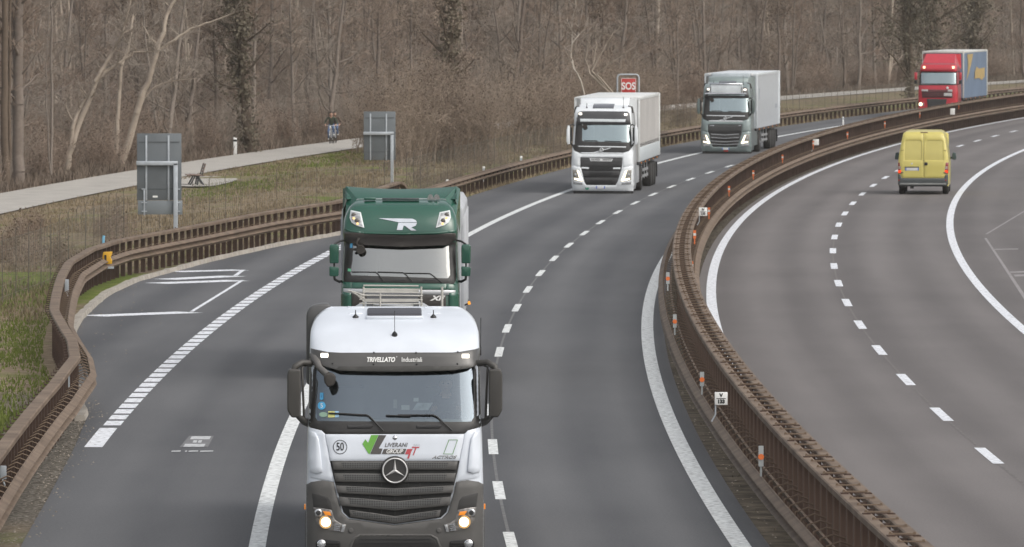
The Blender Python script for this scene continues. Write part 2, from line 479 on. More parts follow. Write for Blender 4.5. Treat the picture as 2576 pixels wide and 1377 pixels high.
tag(st.build('loose_stones', mat('stones', (.19, .165, .135), .9, var=.45, scale=3), fix=False), 'loose pale stones at the foot of the barriers', None, None, 'stuff')
# ------------------------------------------------------------------ guard rails of weathering steel
M_rust = mat('weathered_steel', (.130, .088, .058), .72, var=.22, scale=1.6, col2=(.195, .143, .102), spec=.35)
M_rust_dk = mat('weathered_steel_posts', (.066, .042, .032), .8, var=.25, scale=2.2, spec=.25)
M_galv = mat('galvanised_steel', (.42, .45, .48), .5, metal=.35, var=.12, scale=5)
M_white = mat('white_plate', (.74, .74, .72), .5, var=.06)
M_black = mat('black_paint', (.02, .02, .021), .5, var=.1)
M_orange = mat('orange_reflector_glow', (.62, .15, .04), .4, var=.1, emit=(.9, .2, .03), estr=.05)  # faint glow put into the reflector colour; it is no lamp
def w_beam(t=.018):
    # outline of the two-wave beam, outer face then back
    prof = []
    for i in range(17):
        z = -.155 + .31 * i / 16
        l = .055 * math.cos(2 * PI * (z / .155) ) * -1
        prof.append((l, z))
    return prof + [(l - t, z) for (l, z) in reversed(prof)]
def beam_profile(l0, z0):
    return [(l0 + l, z0 + z) for (l, z) in w_beam()]
def post_set(parent, mk_mesh, stations, m, keep=100, name='post'):
    """stations: (x, y, angle); the nearest become parts, the rest one part"""
    me = None
    for i, (x, y, a) in enumerate(stations[:keep]):
        if me is None:
            o = mk_mesh().build(name, m, parent); me = o.data
        else:
            o = bpy.data.objects.new(name, me); COL.objects.link(o); o.parent = parent
        o.location = (x, y, 0); o.rotation_euler = (0, 0, a)
    if len(stations) > keep:
        src = mk_mesh(); mb = MB()
        for (x, y, a) in stations[keep:]:
            ca, sa = math.cos(a), math.sin(a)
            mb.add([(x + v[0] * ca - v[1] * sa, y + v[0] * sa + v[1] * ca, v[2]) for v in src.v], src.f)
        o = mb.build(name + '_row', m, parent); tag(o, kind='stuff')
def stations(ofun, y0, y1, step):
    out = []; y = y0
    while y < y1:
        x = road_x(ofun(y), y); x2 = road_x(ofun(y + .5), y + .5)
        out.append((x, y, -math.atan2(x2 - x, .5)))
        y += step
    return out

# central barrier: two caps on a row of posts, a two-wave beam on either side
def med(y): return 3.90
ROOT = thing('median_barrier', 'brown weathering steel barrier curving between the two carriageways', 'crash barrier')
cap_prof = lambda a, b: [(a, 1.40), (a, 1.475), (a + .02, 1.49), (b - .02, 1.49), (b, 1.475), (b, 1.40), (b - .012, 1.40), (b - .012, 1.465), (a + .012, 1.465), (a + .012, 1.40)]
mp_ = rail_path(med, 60, 720, 3.0)
for a, b in ((-.24, -.068), (.068, .24)):
    MB().sweep(cap_prof(a, b), mp_).build('cap_rail', M_rust, ROOT)
MB().sweep(beam_profile(.40, .66), mp_).build('wave_beam', M_rust, ROOT)
MB().sweep([(-l - .14, z) for (l, z) in beam_profile(.40, .66)], mp_).build('wave_beam', M_rust, ROOT)
for s in (-1, 1):
    MB().sweep([(s * .26, .70), (s * .26, .76), (s * .30, .76), (s * .30, .70)], mp_).build('inner_bar', M_rust, ROOT)
def med_post():
    b = MB()
    b.box((-.03, -.045, .73), (.17, .012, 1.46)); b.box((-.117, -.03, .73), (.022, .10, 1.46), 1); b.box((.05, 0, .73), (.012, .08, 1.46))
    return b
post_set(ROOT, med_post, stations(med, 82, 700, 1.33), [M_rust_dk, mat('weathered_steel_lit_edge', (.085, .056, .042), .75, var=.25, scale=2)])  # same steel, one flange coloured lighter to paint light on the ribs
def med_arm():
    b = MB()
    for s, e in ((-1, .13), (1, 0)):
        b.tube([(s * .10, 0, .86), (s * (.22 + e * .5), 0, .92), (s * (.33 + e), 0, .86), (s * (.37 + e), 0, .70)], .012, 5)
    b.box((0, 0, .86), (.24, .02, .02))
    return b
post_set(ROOT, med_arm, stations(med, 82.2, 700, 1.33), M_rust, name='bracket')
def med_tie():
    b = MB()
    b.box((0, 0, 1.506), (.34, .026, .018)); b.box((-.15, 0, 1.52), (.03, .03, .02)); b.box((.15, 0, 1.52), (.03, .03, .02))
    return b
post_set(ROOT, med_tie, stations(med, 82.1, 700, 1.33), M_rust, name='cross_tie')
def med_clip():
    b = MB()
    for s in (-1, 1):
        b.box((s * .16, -.06, 1.497), (.10, .012, .014)); b.box((s * .16, .06, 1.497), (.10, .012, .014)); b.box((s * .20, 0, 1.497), (.012, .12, .014))
    b.box((0, .06, 1.499), (.30, .012, .014))
    return b
post_set(ROOT, med_clip, stations(med, 83.2, 460, 3.99), M_rust_dk, name='joint_clip')

# near barrier round the emergency bay (cap + beam), ends behind the green lorry
R1 = thing('bay_barrier', 'tall brown steel barrier bending round the emergency bay', 'crash barrier')
r1 = rail_path(layby_rail_off, 60, 284, 1.5)
r1cap = r1 + []
MB().sweep([(-.13, .985), (-.13, 1.055), (-.11, 1.075), (.08, 1.075), (.10, 1.055), (.10, .985)], r1).build('cap_rail', M_rust, R1)
MB().sweep(beam_profile(.36, .60), r1).build('wave_beam', M_rust, R1)
MB().sweep([(.20, .50), (.20, .58), (.24, .58), (.24, .50)], r1).build('inner_bar', M_rust, R1)
def bay_post():
    b = MB()
    b.box((0, -.05, .52), (.12, .012, 1.04)); b.box((-.055, 0, .52), (.012, .09, 1.04)); b.box((.055, 0, .52), (.012, .09, 1.04))
    b.box((-.17, 0, 1.03), (.09, .11, .02)); b.box((-.21, 0, 1.06), (.012, .11, .05))
    return b
post_set(R1, bay_post, stations(layby_rail_off, 110, 284, 1.12), M_rust_dk)
def bay_arm():
    b = MB(); b.tube([(.06, 0, .72), (.18, 0, .78), (.28, 0, .74), (.33, 0, .62)], .013, 5); return b
post_set(R1, bay_arm, stations(layby_rail_off, 110.2, 284, 1.12), M_rust, name='bracket')
# the sloping end piece
ex, ey = road_x(layby_rail_off(284), 284), 284
MB().sweep([(-.13, -.09), (-.13, 0), (.10, 0), (.10, -.09)], [(ex, ey, 1, -.06, 1.075), (ex + .12, ey + 1.0, 1, -.06, .98), (ex + .3, ey + 2.6, 1, -.06, .62), (ex + .45, ey + 4, 1, -.06, .2)]).build('end_piece', M_rust, R1)

# far shoulder barrier (single beam on posts)
def far_off(y): return lerp_tab([(262, -7.72), (300, -7.75), (700, -7.4)], y)
R2 = thing('shoulder_barrier', 'low brown steel barrier along the far shoulder beside the wood', 'crash barrier')
r2 = rail_path(far_off, 268, 740, 3.0)
MB().sweep(beam_profile(.16, .60), r2).build('wave_beam', M_rust, R2)
MB().sweep([(-.08, .70), (-.08, .76), (.02, .76), (.02, .70)], r2).build('top_bar', M_rust, R2)
def far_post():
    b = MB(); b.box((0, -.03, .36), (.14, .012, .72)); b.box((-.065, 0, .36), (.012, .08, .72)); b.box((.065, 0, .36), (.012, .08, .72)); b.box((.10, 0, .6), (.10, .06, .10)); return b
post_set(R2, far_post, stations(far_off, 270, 740, 2.0), M_rust_dk)

# ------------------------------------------------------------------ wire fence behind the barriers
M_wire = mat('fence_wire', (.13, .12, .095), .7, var=.2)
M_fpost = mat('fence_post', (.10, .085, .07), .8, var=.2)
FP = [(-13.6, 195), (-12.9, 211), (-12.3, 244), (-8.9, 268), (-5.2, 288)]
def fence_pts():
    pts = [Vector(p) for p in FP]
    y = 296.0
    while y < 720: pts.append(Vector((road_x(-9.3, y), y))); y += 6
    return pts
fence = thing('wire_fence', 'grey wire mesh fence on thin dark posts behind the shoulder barrier', 'fence')
fb = MB(); stn = []; acc = 0
fp = fence_pts()
for a, b in zip(fp, fp[1:]):
    L = (b - a).length; d = (b - a) / L
    for zz in (.15, .45, .75, 1.05, 1.35, 1.62):
        fb.tube([(a.x, a.y, zz), (b.x, b.y, zz)], .004, 3, cap=False)
    n = int(L / .4)
    for i in range(n):
        p = a + d * (L * (i + .5) / n)
        j = rnd.uniform(-.02, .02)
        fb.add([(p.x - .005, p.y, .02), (p.x + .005, p.y, .02), (p.x + .005 + j, p.y, 1.64), (p.x - .005 + j, p.y, 1.64)], [(0, 1, 2, 3)])
    k = max(1, int(round(L / 3.2)))
    for i in range(k):
        p = a + d * (L * i / k); stn.append((p.x, p.y, -math.atan2(d.x, d.y) + rnd.uniform(-.1, .1)))
fb.build('wire_mesh', M_wire, fence, fix=False)
def fpost():
    b = MB(); b.tube([(0, 0, -.05), (.01, 0, 1.0), (0, 0, 1.78), (.05, .02, 1.9), (.11, .02, 1.86)], .010, 4); return b
post_set(fence, fpost, stn, M_fpost)

# ------------------------------------------------------------------ reflectors, plates and signs
def on_barrier(px, py, o):
    """point of the sight line that lies in the barrier face at offset o"""
    lo, hi = .2, 2.2
    f = lambda z: (lambda p: p[0] - road_x(o, p[1]))(at(px, py, z))
    best = min((abs(f(lo + (hi - lo) * i / 80)), lo + (hi - lo) * i / 80) for i in range(81))[1]
    x, y = at(px, py, best); return x, y, best
def reflector(px, py, z, label, disc, wm=.075, hm=.30, ctr=None):
    x, y, z = on_barrier(px, py, 4.30 if not disc else 3.36)
    hm *= .86
    t = thing('reflector', label, 'reflector', (x, y, z), -heading(y), 'reflectors along the median barrier')
    b = MB(); b.box((0, 0, 0), (wm, .02, hm)); b.box((0, .01, -hm / 2 - .07), (.03, .012, .16))
    b.build('plate', mat('reflector_grey', (.36, .38, .38), .6, var=.1) if disc else M_orange, t)
    if disc:
        MB().cyl((0, -.014, -.01), (0, 1, 0), .045, .012, 16).build('lens', M_orange, t)
    else:
        MB().box((0, -.013, 0), (wm * .98, .008, hm * .30)).build('white_band', mat('reflector_white', (.6, .6, .58), .5), t)
reflector(1680, 700, .92, 'grey reflector with orange disc, farthest of the four facing the lorries', True, hm=.30)
reflector(1697.5, 808, .92, 'grey reflector with orange disc below the crest of the barrier, above the other two', True, hm=.32)
reflector(1766, 954, .92, 'grey reflector with orange disc just above the white V 133 plate', True, hm=.30)
reflector(1914.5, 1148, .92, 'grey reflector with orange disc below the V 133 plate, nearest the camera', True, hm=.36)
reflector(1740.5, 668, .95, 'orange and white reflector lowest on the right face of the barrier', False, wm=.075, hm=.25)
reflector(1747.5, 590, .95, 'orange and white reflector next below the IV 133 plate', False, wm=.075, hm=.25)
reflector(1783.5, 531, 1.0, 'orange and white reflector touching the right edge of the IV 133 plate', False, wm=.075, hm=.25)
reflector(1834, 476, 1.0, 'orange and white reflector first beyond the IV 133 plate', False, wm=.075, hm=.25)
reflector(1895, 436, 1.0, 'orange and white reflector second beyond the IV 133 plate', False, wm=.075, hm=.25)
reflector(1968.5, 396, 1.0, 'orange and white reflector third beyond the IV 133 plate, before the blank plate', False, wm=.075, hm=.25)
reflector(2046, 361, 1.0, 'orange reflector touching the left edge of the small white plate left of the van', False, wm=.075, hm=.25)
reflector(2132, 338, 1.0, 'orange reflector left of the yellow van, next beyond the small white plate', False, wm=.075, hm=.25)
reflector(2226, 311, 1.0, 'orange reflector on the barrier above the left half of the yellow van', False, wm=.075, hm=.25)
reflector(2314, 286, 1.0, 'orange reflector on the barrier just under the red lorry grille', False, wm=.075, hm=.25)
reflector(2412, 264, 1.0, 'orange reflector on the barrier right of the red lorry headlights', False, wm=.075, hm=.25)

def text_mesh(body, size, bold=0.0, shear=0.0, sx=1.0, space=1.0):
    cu = bpy.data.curves.new('lettering', 'FONT'); cu.body = body; cu.size = size; cu.shear = shear; cu.offset = bold
    cu.align_x = 'CENTER'; cu.align_y = 'CENTER'; cu.space_character = space; cu.resolution_u = 4
    o = bpy.data.objects.new('lettering', cu); COL.objects.link(o)
    bpy.context.view_layer.update()
    me = bpy.data.meshes.new_from_object(o.evaluated_get(bpy.context.evaluated_depsgraph_get()))
    bpy.data.objects.remove(o, do_unlink=True); bpy.data.curves.remove(cu)
    vs = [(v.co.x * sx, v.co.y) for v in me.vertices]; fs = [tuple(p.vertices) for p in me.polygons]
    bpy.data.meshes.remove(me)
    return vs, fs
def put_text(parent, body, x, z, size, m, F=None, off=.006, name='lettering', **kw):
    vs, fs = text_mesh(body, size, **kw)
    mb = MB(); mb.add([(x + a, (F(x + a, z + b) if F else 0) - off, z + b) for a, b in vs], fs)
    return mb.build(name, m, parent, fix=False)
def km_plate(px, py, z, label, top, bottom, w=.46, h=.46, pole=True):
    x, y, z = on_barrier(px, py, 4.32 if px != 1814 else 3.33)
    t = thing('kilometre_plate', label, 'distance sign', (x, y, z), -heading(y) * .3, 'white distance plates on the median barrier')
    b = MB().box((0, 0, 0), (w, .02, h)); b.build('plate', M_white, t, bevel=.006)
    b = MB(); b.tube([(-w / 2 + .015, .02, h / 2), (-w / 2 + .015, .02, -h / 2 - .16), (-w / 2 - .05, .02, -h / 2 - .28)], .014, 6); b.build('bracket', M_galv, t)
    if top:
        put_text(t, top, 0, h * .24, h * .36, M_black, off=.013, bold=.006)
        put_text(t, bottom, 0, -h * .24, h * .38, M_black, off=.013, bold=.006)
        MB().box((0, -.0115, 0), (w * .72, .003, .012)).build('divider', M_black, t)
    return t
km_plate(1814, 1003, 1.08, 'white plate reading V 133 on the near part of the barrier', 'V', '133', .215, .215)
km_plate(1768.5, 533, 1.15, 'white plate reading IV 133 at the crest of the barrier', 'IV', '133', .25, .25)
km_plate(2052.5, 358, 1.10, 'small white plate on the barrier left of the yellow van', None, None, .27, .27)
km_plate(2395, 281, 1.10, 'small white plate on the barrier just right of the red lorry cab', None, None, .33, .36)

# grey posts that stand in the barrier wall
# sign boards seen from behind
M_signback = mat('sign_back_grey', (.135, .150, .160), .55, metal=.2, var=.12, scale=1.5)
M_signlow = mat('sign_back_pale', (.20, .222, .235), .5, metal=.2, var=.10, scale=1.5)
def sign_back(postx, basey, left, right, top, split, bot, army, label, lower=True, rear_px=None):
    bx, by = at(postx, basey)
    s = FPX / by
    X = lambda px: (px - postx) / s
    Z = lambda py: (basey - py) / s
    t = thing('road_sign', label, 'road sign', (bx, by, 0), 0, 'road signs seen from behind')
    MB().box((X((left + right) / 2), .10, Z((top + split) / 2)), (X(right) - X(left), .03, Z(top) - Z(split))).build('panel', M_signback, t, bevel=.006)
    if lower:
        MB().box((X((left + right) / 2 + 2), .10, Z((split + bot) / 2) - .006), (X(right) - X(left), .03, Z(split) - Z(bot) - .012)).build('lower_panel', M_signlow, t, bevel=.006)
    MB().box((0, 0, Z(army) / 2), (.13, .10, Z(army))).build('post', M_galv, t, bevel=.012)
    MB().box(((X(left) + .05) / 2, 0, Z(army)), (.13 - X(left) - .05, .10, .13)).build('cross_arm', M_galv, t, bevel=.012)
    for px in (left + (right - left) * .21, left + (right - left) * .71):
        MB().box((X(px), .068, Z((top + 6 + split) / 2)), (.055, .028, Z(top + 6) - Z(split) + .02)).build('rail', M_galv, t, bevel=.006)
    for q in ((top + (split - top) * .13), (top + (split - top) * .83)):
        MB().box((X((left + right) / 2), .079, Z(q)), (X(right) - X(left) - .12, .010, .035)).build('stiffener', mat('stiffener_grey', (.085, .095, .10), .6), t)
    if lower:
        MB().box((X(left) + .22, .062, Z((split + bot) / 2 + -12)), (.045, .028, Z(split) - Z(bot) + .34)).build('clamp_bar', M_galv, t, bevel=.005)
        for q in (split - 28, split + 6, bot - 8):
            for xx in (X(left) + .22, X(right) - .12):
                MB().box((xx, .05, Z(q)), (.16, .03, .03)).build('clamp', M_galv, t)
        MB().box((X(left) + .55, .082, Z(split - 9)), (.15, .004, .055)).build('sticker', M_white, t)
sign_back(442, 655, 344.5, 456.5, 336, 504, 540, 411, 'large grey sign back with pale lower board, nearer the camera')
sign_back(986, 482, 915, 995, 281, 403, 403, 336, 'smaller grey sign back without lower board, above the green lorry', lower=False)

# SOS sign on its frame, standing behind the white lorry
sx, sy = at(1580, 405)
t = thing('emergency_sign', 'red SOS sign in a grey tube frame behind the white lorry', 'emergency sign', (sx, sy, 0), 0)
s = FPX / sy
zt = (405 - 188) / s; zb = (405 - 260) / s; wd = 27 / s
fr = MB(); fr.tube([(-wd, 0, 0), (-wd, 0, zt - .14), (-wd + .04, 0, zt - .04), (-wd + .14, 0, zt), (wd - .14, 0, zt), (wd - .04, 0, zt - .04), (wd, 0, zt - .14), (wd, 0, 0)], .04, 8)
fr.build('frame', M_galv, t)
M_red = mat('sign_red', (.44, .035, .03), .5, var=.08)
MB().box((.02, 0, zt - .62), (wd * 1.42, .03, .90)).build('panel', M_red, t, bevel=.01)
pw = wd * 1.42
rim = MB()
for q, dd in (((.02, -.018, zt - .18), (pw - .04, .006, .018)), ((.02, -.018, zt - 1.06), (pw - .04, .006, .018)), ((.02 - pw / 2 + .03, -.018, zt - .62), (.018, .006, .86)), ((.02 + pw / 2 - .03, -.018, zt - .62), (.018, .006, .86))):
    rim.box(q, dd)
rim.build('border', M_white, t)
put_text(t, 'SOS', .02, zt - .56, .48, M_white, off=.02, bold=.012, sx=.78)

# small white marker posts
def marker(px, base, top, label, w=.12, slant=True, grp='small white marker posts'):
    x, y = at(px, base); h = (base - top) * y / FPX
    t = thing('marker_post', label, 'marker post', (x, y, 0), 0, grp)
    b = MB(); b.prism([(-w / 2, 0), (w / 2, 0), (w / 2, h * .93), (-w / 2, h)] if slant else [(-w / 2, 0), (w / 2, 0), (w / 2, h), (-w / 2, h)], -.05, .05)
    b.build('body', M_white, t, bevel=.008)
    MB().box((0, -.054, h * .80), (w * .98, .006, .10)).build('band', M_black if slant else M_galv, t)
marker(591.5, 390, 345, 'white marker post at the far edge of the cycle path', .17)
marker(1311, 432, 393, 'white marker post by the barrier just left of the white lorry', .10, False)
marker(1217, 458, 419, 'white marker post by the barrier midway between green and white lorries', .10, False)
marker(1125, 486, 452, 'dull white marker post by the barrier right above the green lorry', .10, False)
marker(2121, 318, 294, 'white marker post between the silver lorry and the red lorry', .10, False)

# yellow box and blue pipe hanging behind the bay barrier
yx, yy, yz = on_barrier(271, 648, -12.02); s = FPX / yy
t = thing('hydrant_box', 'yellow equipment box behind the bay barrier', 'equipment box', (yx, yy, yz - .26))
b = MB(); b.prism([(-.14, .08), (.12, .08), (.12, .17), (.08, .26), (.12, .36), (.13, .42), (-.12, .41), (-.14, .3)], -.05, .05)
b.build('box', mat('box_yellow', (.62, .34, .02), .5, var=.1), t, bevel=.012)
MB().box((-.06, -.055, .22), (.06, .01, .22)).build('mark', M_black, t)
MB().box((.02, 0, -.02), (.30, .08, .06)).build('foot', M_galv, t)
t = thing('blue_pipe', 'short blue pipe behind the bay barrier beside the yellow box', 'pipe', (yx - .42, yy + 5.5, 0))
M_blue = mat('pipe_blue', (.18, .42, .60), .5)
MB().tube([(0, 0, 0), (0, 0, .5), (.01, 0, 1.16), (.03, 0, 1.22)], .04, 8).build('pipe', M_blue, t)
MB().cyl((0.0, 0, .12), (0, 0, 1), .06, .10, 10).build('collar', M_blue, t)
# short grey stakes on the bay barrier beam
for (px, py0, py1, lab) in ((168, 735, 703, 'grey stake at the kink of the bay barrier, farther of three'), (168.5, 976, 938, 'grey stake on the bay barrier left of the kerb end'), (8, 1206, 1172, 'grey stake on the bay barrier at the left edge of the photo')):
    x, y = at(px, py0, .72)
    t = thing('stake', lab, 'marker stake', (x, y, .72), 0, 'grey stakes on the bay barrier')
    h = (py0 - py1) * y / FPX
    MB().box((0, 0, h / 2), (.10, .03, h)).build('plate', mat('stake_grey', (.34, .37, .40), .6), t, bevel=.006)
    MB().tube([(-.02, 0, .02), (.03, -.02, -.10)], .012, 5).build('bolt', M_galv, t)

# bench beside the cycle path, seen from its end
bx, by = at(494, 468)
bench = thing('park_bench', 'wooden park bench with dark legs facing the cycle path', 'bench', (bx, by, .0), math.radians(6))
M_wood = mat('bench_wood', (.19, .12, .09), .7, var=.3, scale=4, col2=(.33, .25, .21))
M_leg = mat('bench_leg', (.05, .055, .055), .6)
sb = MB()
for i in range(4): sb.box((-.30 + .165 * i, .8, .44 + .012 * (1 - abs(i - 1))), (.135, 1.7, .035))
sb.build('seat', M_wood, bench, bevel=.006)
bb = MB()
rot = Matrix.Rotation(math.radians(14), 3, 'Y')
for i in range(3): bb.box((.30 + .037 * i * 1.0, .8, .60 + .125 * i), (.035, 1.7, .095), rot=rot)
bb.build('backrest', M_wood, bench, bevel=.006)
for yy_ in (.2, 1.4):
    l = MB()
    for p, q in (((-.02, .43), (-.26, 0)), ((.05, .43), (.34, 0)), ((.12, .43), (.05, 0))): 
        l.tube([(p[0], yy_, p[1]), (q[0], yy_, q[1])], .035, 6)
    l.box((0, yy_, .41), (.62, .06, .04)); l.tube([(.24, yy_, .42), (.40, yy_, .92)], .025, 6)
    l.build('leg', M_leg, bench)

# pale three-rail fence by the path at the far right
pf = thing('timber_railing', 'pale three-rail railing beside the cycle path beyond the red lorry', 'railing')
M_pale = mat('pale_timber', (.44, .42, .38), .8, var=.15)
rp = rail_path(lambda y: -22.2, 655, 800, 4)
for z in (.45, 1.0, 1.55):
    MB().sweep([(-.04, z), (-.04, z + .14), (.04, z + .14), (.04, z)], rp).build('rail', M_pale, pf)
def pfp(): return MB().box((0, 0, .85), (.12, .12, 1.7))
post_set(pf, pfp, stations(lambda y: -22.1, 655, 800, 3.0), M_pale)
# ------------------------------------------------------------------ vehicle kit
def inside(poly, x, y):
    c = False; n = len(poly); j = n - 1
    for i in range(n):
        xi, yi = poly[i]; xj, yj = poly[j]
        if (yi > y) != (yj > y) and x < (xj - xi) * (y - yi) / (yj - yi) + xi: c = not c
        j = i
    return c
def seg_dist(poly, x, y):
    best = 9e9; n = len(poly)
    for i in range(n):
        ax, ay = poly[i]; bx, by = poly[(i + 1) % n]
        dx, dy = bx - ax, by - ay; L = dx * dx + dy * dy
        t = 0 if L == 0 else max(0, min(1, ((x - ax) * dx + (y - ay) * dy) / L))
        d = (x - ax - t * dx) ** 2 + (y - ay - t * dy) ** 2
        if d < best: best = d
    return math.sqrt(best)
def densify(poly, step):
    out = []
    for i in range(len(poly)):
        a = poly[i]; b = poly[(i + 1) % len(poly)]
        L = math.hypot(b[0] - a[0], b[1] - a[1]); k = max(1, int(math.ceil(L / step)))
        for j in range(k): out.append((a[0] + (b[0] - a[0]) * j / k, a[1] + (b[1] - a[1]) * j / k))
    return out
def rounded(poly, r, seg=4):
    """cut every corner of an outline with a small arc"""
    out = []; n = len(poly)
    for i in range(n):
        p = Vector(poly[i]); a = Vector(poly[i - 1]); b = Vector(poly[(i + 1) % n])
        u = a - p; w = b - p
        q = min(r, u.length * .45, w.length * .45)
        s = p + u.normalized() * q; e = p + w.normalized() * q
        for k in range(seg + 1):
            t = k / seg
            out.append(tuple(s * (1 - t) ** 2 + p * 2 * t * (1 - t) + e * t * t))
    return out
def patch(poly, F, off=.01, th=.03, step=.08, roll=.008, mb=None, mi=0, holes=(), r=None):
    """panel with the given front outline, following the surface F(x, z), with a rolled edge and thickness"""
    mb = mb or MB()
    a = sum(poly[i][0] * poly[(i + 1) % len(poly)][1] - poly[(i + 1) % len(poly)][0] * poly[i][1] for i in range(len(poly)))
    if a < 0: poly = poly[::-1]
    if r: poly = rounded(poly, r)
    loops = [densify(poly, step)] + [densify(h, step) for h in holes]
    pts = []; edges = []
    for L in loops:
        b = len(pts); pts += L; edges += [(b + i, b + (i + 1) % len(L)) for i in range(len(L))]
    nb = len(pts)
    xs = [p[0] for p in poly]; zs = [p[1] for p in poly]
    e = .012
    def ok(x, z, m):
        if not inside(loops[0], x, z) or seg_dist(poly, x, z) < m: return False
        for h in holes:
            if inside(h, x, z) or seg_dist(h, x, z) < m: return False
        return True
    inner = []
    for L in loops:
        n = len(L)
        for i in range(n):
            p = Vector(L[i]); d = (Vector(L[(i + 1) % n]) - Vector(L[i - 1]))
            if d.length < 1e-6: continue
            d.normalize(); q = p + Vector((-d.y, d.x)) * e
            if not ok(q.x, q.y, e * .6): q = p - Vector((-d.y, d.x)) * e
            if ok(q.x, q.y, e * .6): inner.append(tuple(q))
    nx = max(1, int((max(xs) - min(xs)) / step)); nz = max(1, int((max(zs) - min(zs)) / step))
    for i in range(nx + 1):
        for j in range(nz + 1):
            x = min(xs) + (max(xs) - min(xs)) * (i + .5) / (nx + 1); z = min(zs) + (max(zs) - min(zs)) * (j + .5) / (nz + 1)
            if ok(x, z, step * .45): inner.append((x, z))
    allp = [Vector(p) for p in pts + inner]
    res = delaunay_2d_cdt(allp, edges, [], 1, 1e-6)
    vv, ov = res[0], res[3]
    ff = []
    for f in res[2]:
        cx_ = sum(vv[i].x for i in f) / len(f); cz_ = sum(vv[i].y for i in f) / len(f)
        if inside(loops[0], cx_, cz_) and not any(inside(h, cx_, cz_) for h in loops[1:]): ff.append(f)
    isb = [any(k < nb for k in o) for o in ov]
    vs = [(v.x, F(v.x, v.y) - off + (roll if isb[i] else 0), v.y) for i, v in enumerate(vv)]
    fs = []
    for f in ff:
        f = list(f)
        ar = sum(vv[f[i]].x * vv[f[(i + 1) % len(f)]].y - vv[f[(i + 1) % len(f)]].x * vv[f[i]].y for i in range(len(f)))
        fs.append(tuple(f if ar > 0 else f[::-1]))
    mb.add(vs, fs, mi, True)
    for L in loops:
        n = len(L)
        fr = [(p[0], F(p[0], p[1]) - off + roll, p[1]) for p in L]; bk = [(p[0], F(p[0], p[1]) - off + roll + th, p[1]) for p in L]
        mb.add(fr + bk, [((i + 1) % n, i, i + n, (i + 1) % n + n) for i in range(n)], mi, False)
    return mb
def circle(x, z, r, n=24): return [(x + r * math.cos(2 * PI * i / n), z + r * math.sin(2 * PI * i / n)) for i in range(n)]
def mir(poly): return [(-x, z) for x, z in poly]
def rect(x0, x1, z0, z1): return [(x0, z0), (x1, z0), (x1, z1), (x0, z1)]
def front(yc, Wz, D, n):
    def F(x, z):
        w = lerp_tab(Wz, z); t = min(abs(x) / w, .9995)
        return lerp_tab(yc, z) + D * (1 - (1 - t ** n) ** (1.0 / n))
    return F
def cab_shell(yc, Wz, D, n, zs, yback, opening=None, na=16, inset=.0):
    """closed cab: plan outlines with rounded front corners, stacked over the heights zs"""
    mb = MB(); vs = []; rows = []
    for z in zs:
        w = lerp_tab(Wz, z) - inset; y0 = lerp_tab(yc, z) + inset
        row = []
        for i in range(-na, na + 1):
            a = abs(i) / na * PI / 2
            x = w * math.sin(a) ** (2 / n) * (1 if i > 0 else -1 if i < 0 else 0); y = y0 + D * (1 - math.cos(a) ** (2 / n))
            row.append((x, min(y, yback - .05), z))
        row = [(-w, yback, z)] + row + [(w, yback, z)]
        rows.append(row)
    k = len(rows[0])
    for r in rows: vs += r
    fs = []
    for i in range(len(rows) - 1):
        for j in range(k):
            a, b = i * k + j, i * k + (j + 1) % k
            if opening and j < k - 1:
                c = [vs[q] for q in (a, b, a + k, b + k)]
                mx = sum(p[0] for p in c) / 4; mz = sum(p[2] for p in c) / 4
                if inside(opening, mx, mz) and c[0][1] < yback - .6: continue
            fs.append((a, b, b + k, a + k))
    mb.add(vs, fs, 0, True)
    mb.add(rows[-1], [tuple(range(k))], 0, True)
    mb.add(rows[0], [tuple(range(k - 1, -1, -1))], 0, False)
    return mb
M_tyre = mat('tyre_rubber', (.022, .021, .020), .85, var=.2)
M_rim = mat('wheel_rim', (.30, .30, .31), .5, metal=.4)
M_chassis = mat('chassis_grey', (.028, .028, .029), .7, var=.25)
M_plastic = mat('grey_plastic', (.058, .058, .058), .6, var=.12, scale=2, spec=.4)
M_blackp = mat('black_plastic', (.016, .016, .017), .45, var=.1, spec=.5)
M_gloss = mat('black_gloss', (.014, .014, .016), .12, var=.05, coat=.6)
M_chrome = mat('chrome', (.75, .76, .78), .16, metal=1.0, var=.03)
M_silver = mat('silver_paint', (.50, .51, .52), .35, metal=.5, var=.05)
M_lens = mat('lamp_lens', (.50, .51, .52), .12, metal=.6, var=.25, scale=25)
M_dusty = mat('dusty_black', (.045, .040, .036), .7, var=.3, scale=4)
M_amber = mat('amber_lens', (.55, .17, .02), .3, emit=(1, .35, .03), estr=.25)
M_seat = mat('cab_interior', (.20, .20, .21), .9, var=.1)
M_dash = mat('dashboard', (.30, .30, .28), .8, var=.1)
L_head = lamp_mat('headlamp_lit', (1.0, .80, .52), 3.2)
L_drl = lamp_mat('daylight_lamp_lit', (1.0, .90, .70), 1.7)
L_mark = lamp_mat('marker_lamp_lit', (1.0, .92, .8), 2.2)
L_tail = lamp_mat('tail_lamp_lit', (1.0, .07, .02), .9)
M_platew = mat('number_plate_white', (.60, .60, .60), .5, var=.1, scale=14)
M_plateb = mat('number_plate_blue', (.05, .14, .55), .5)
_wheel = {}
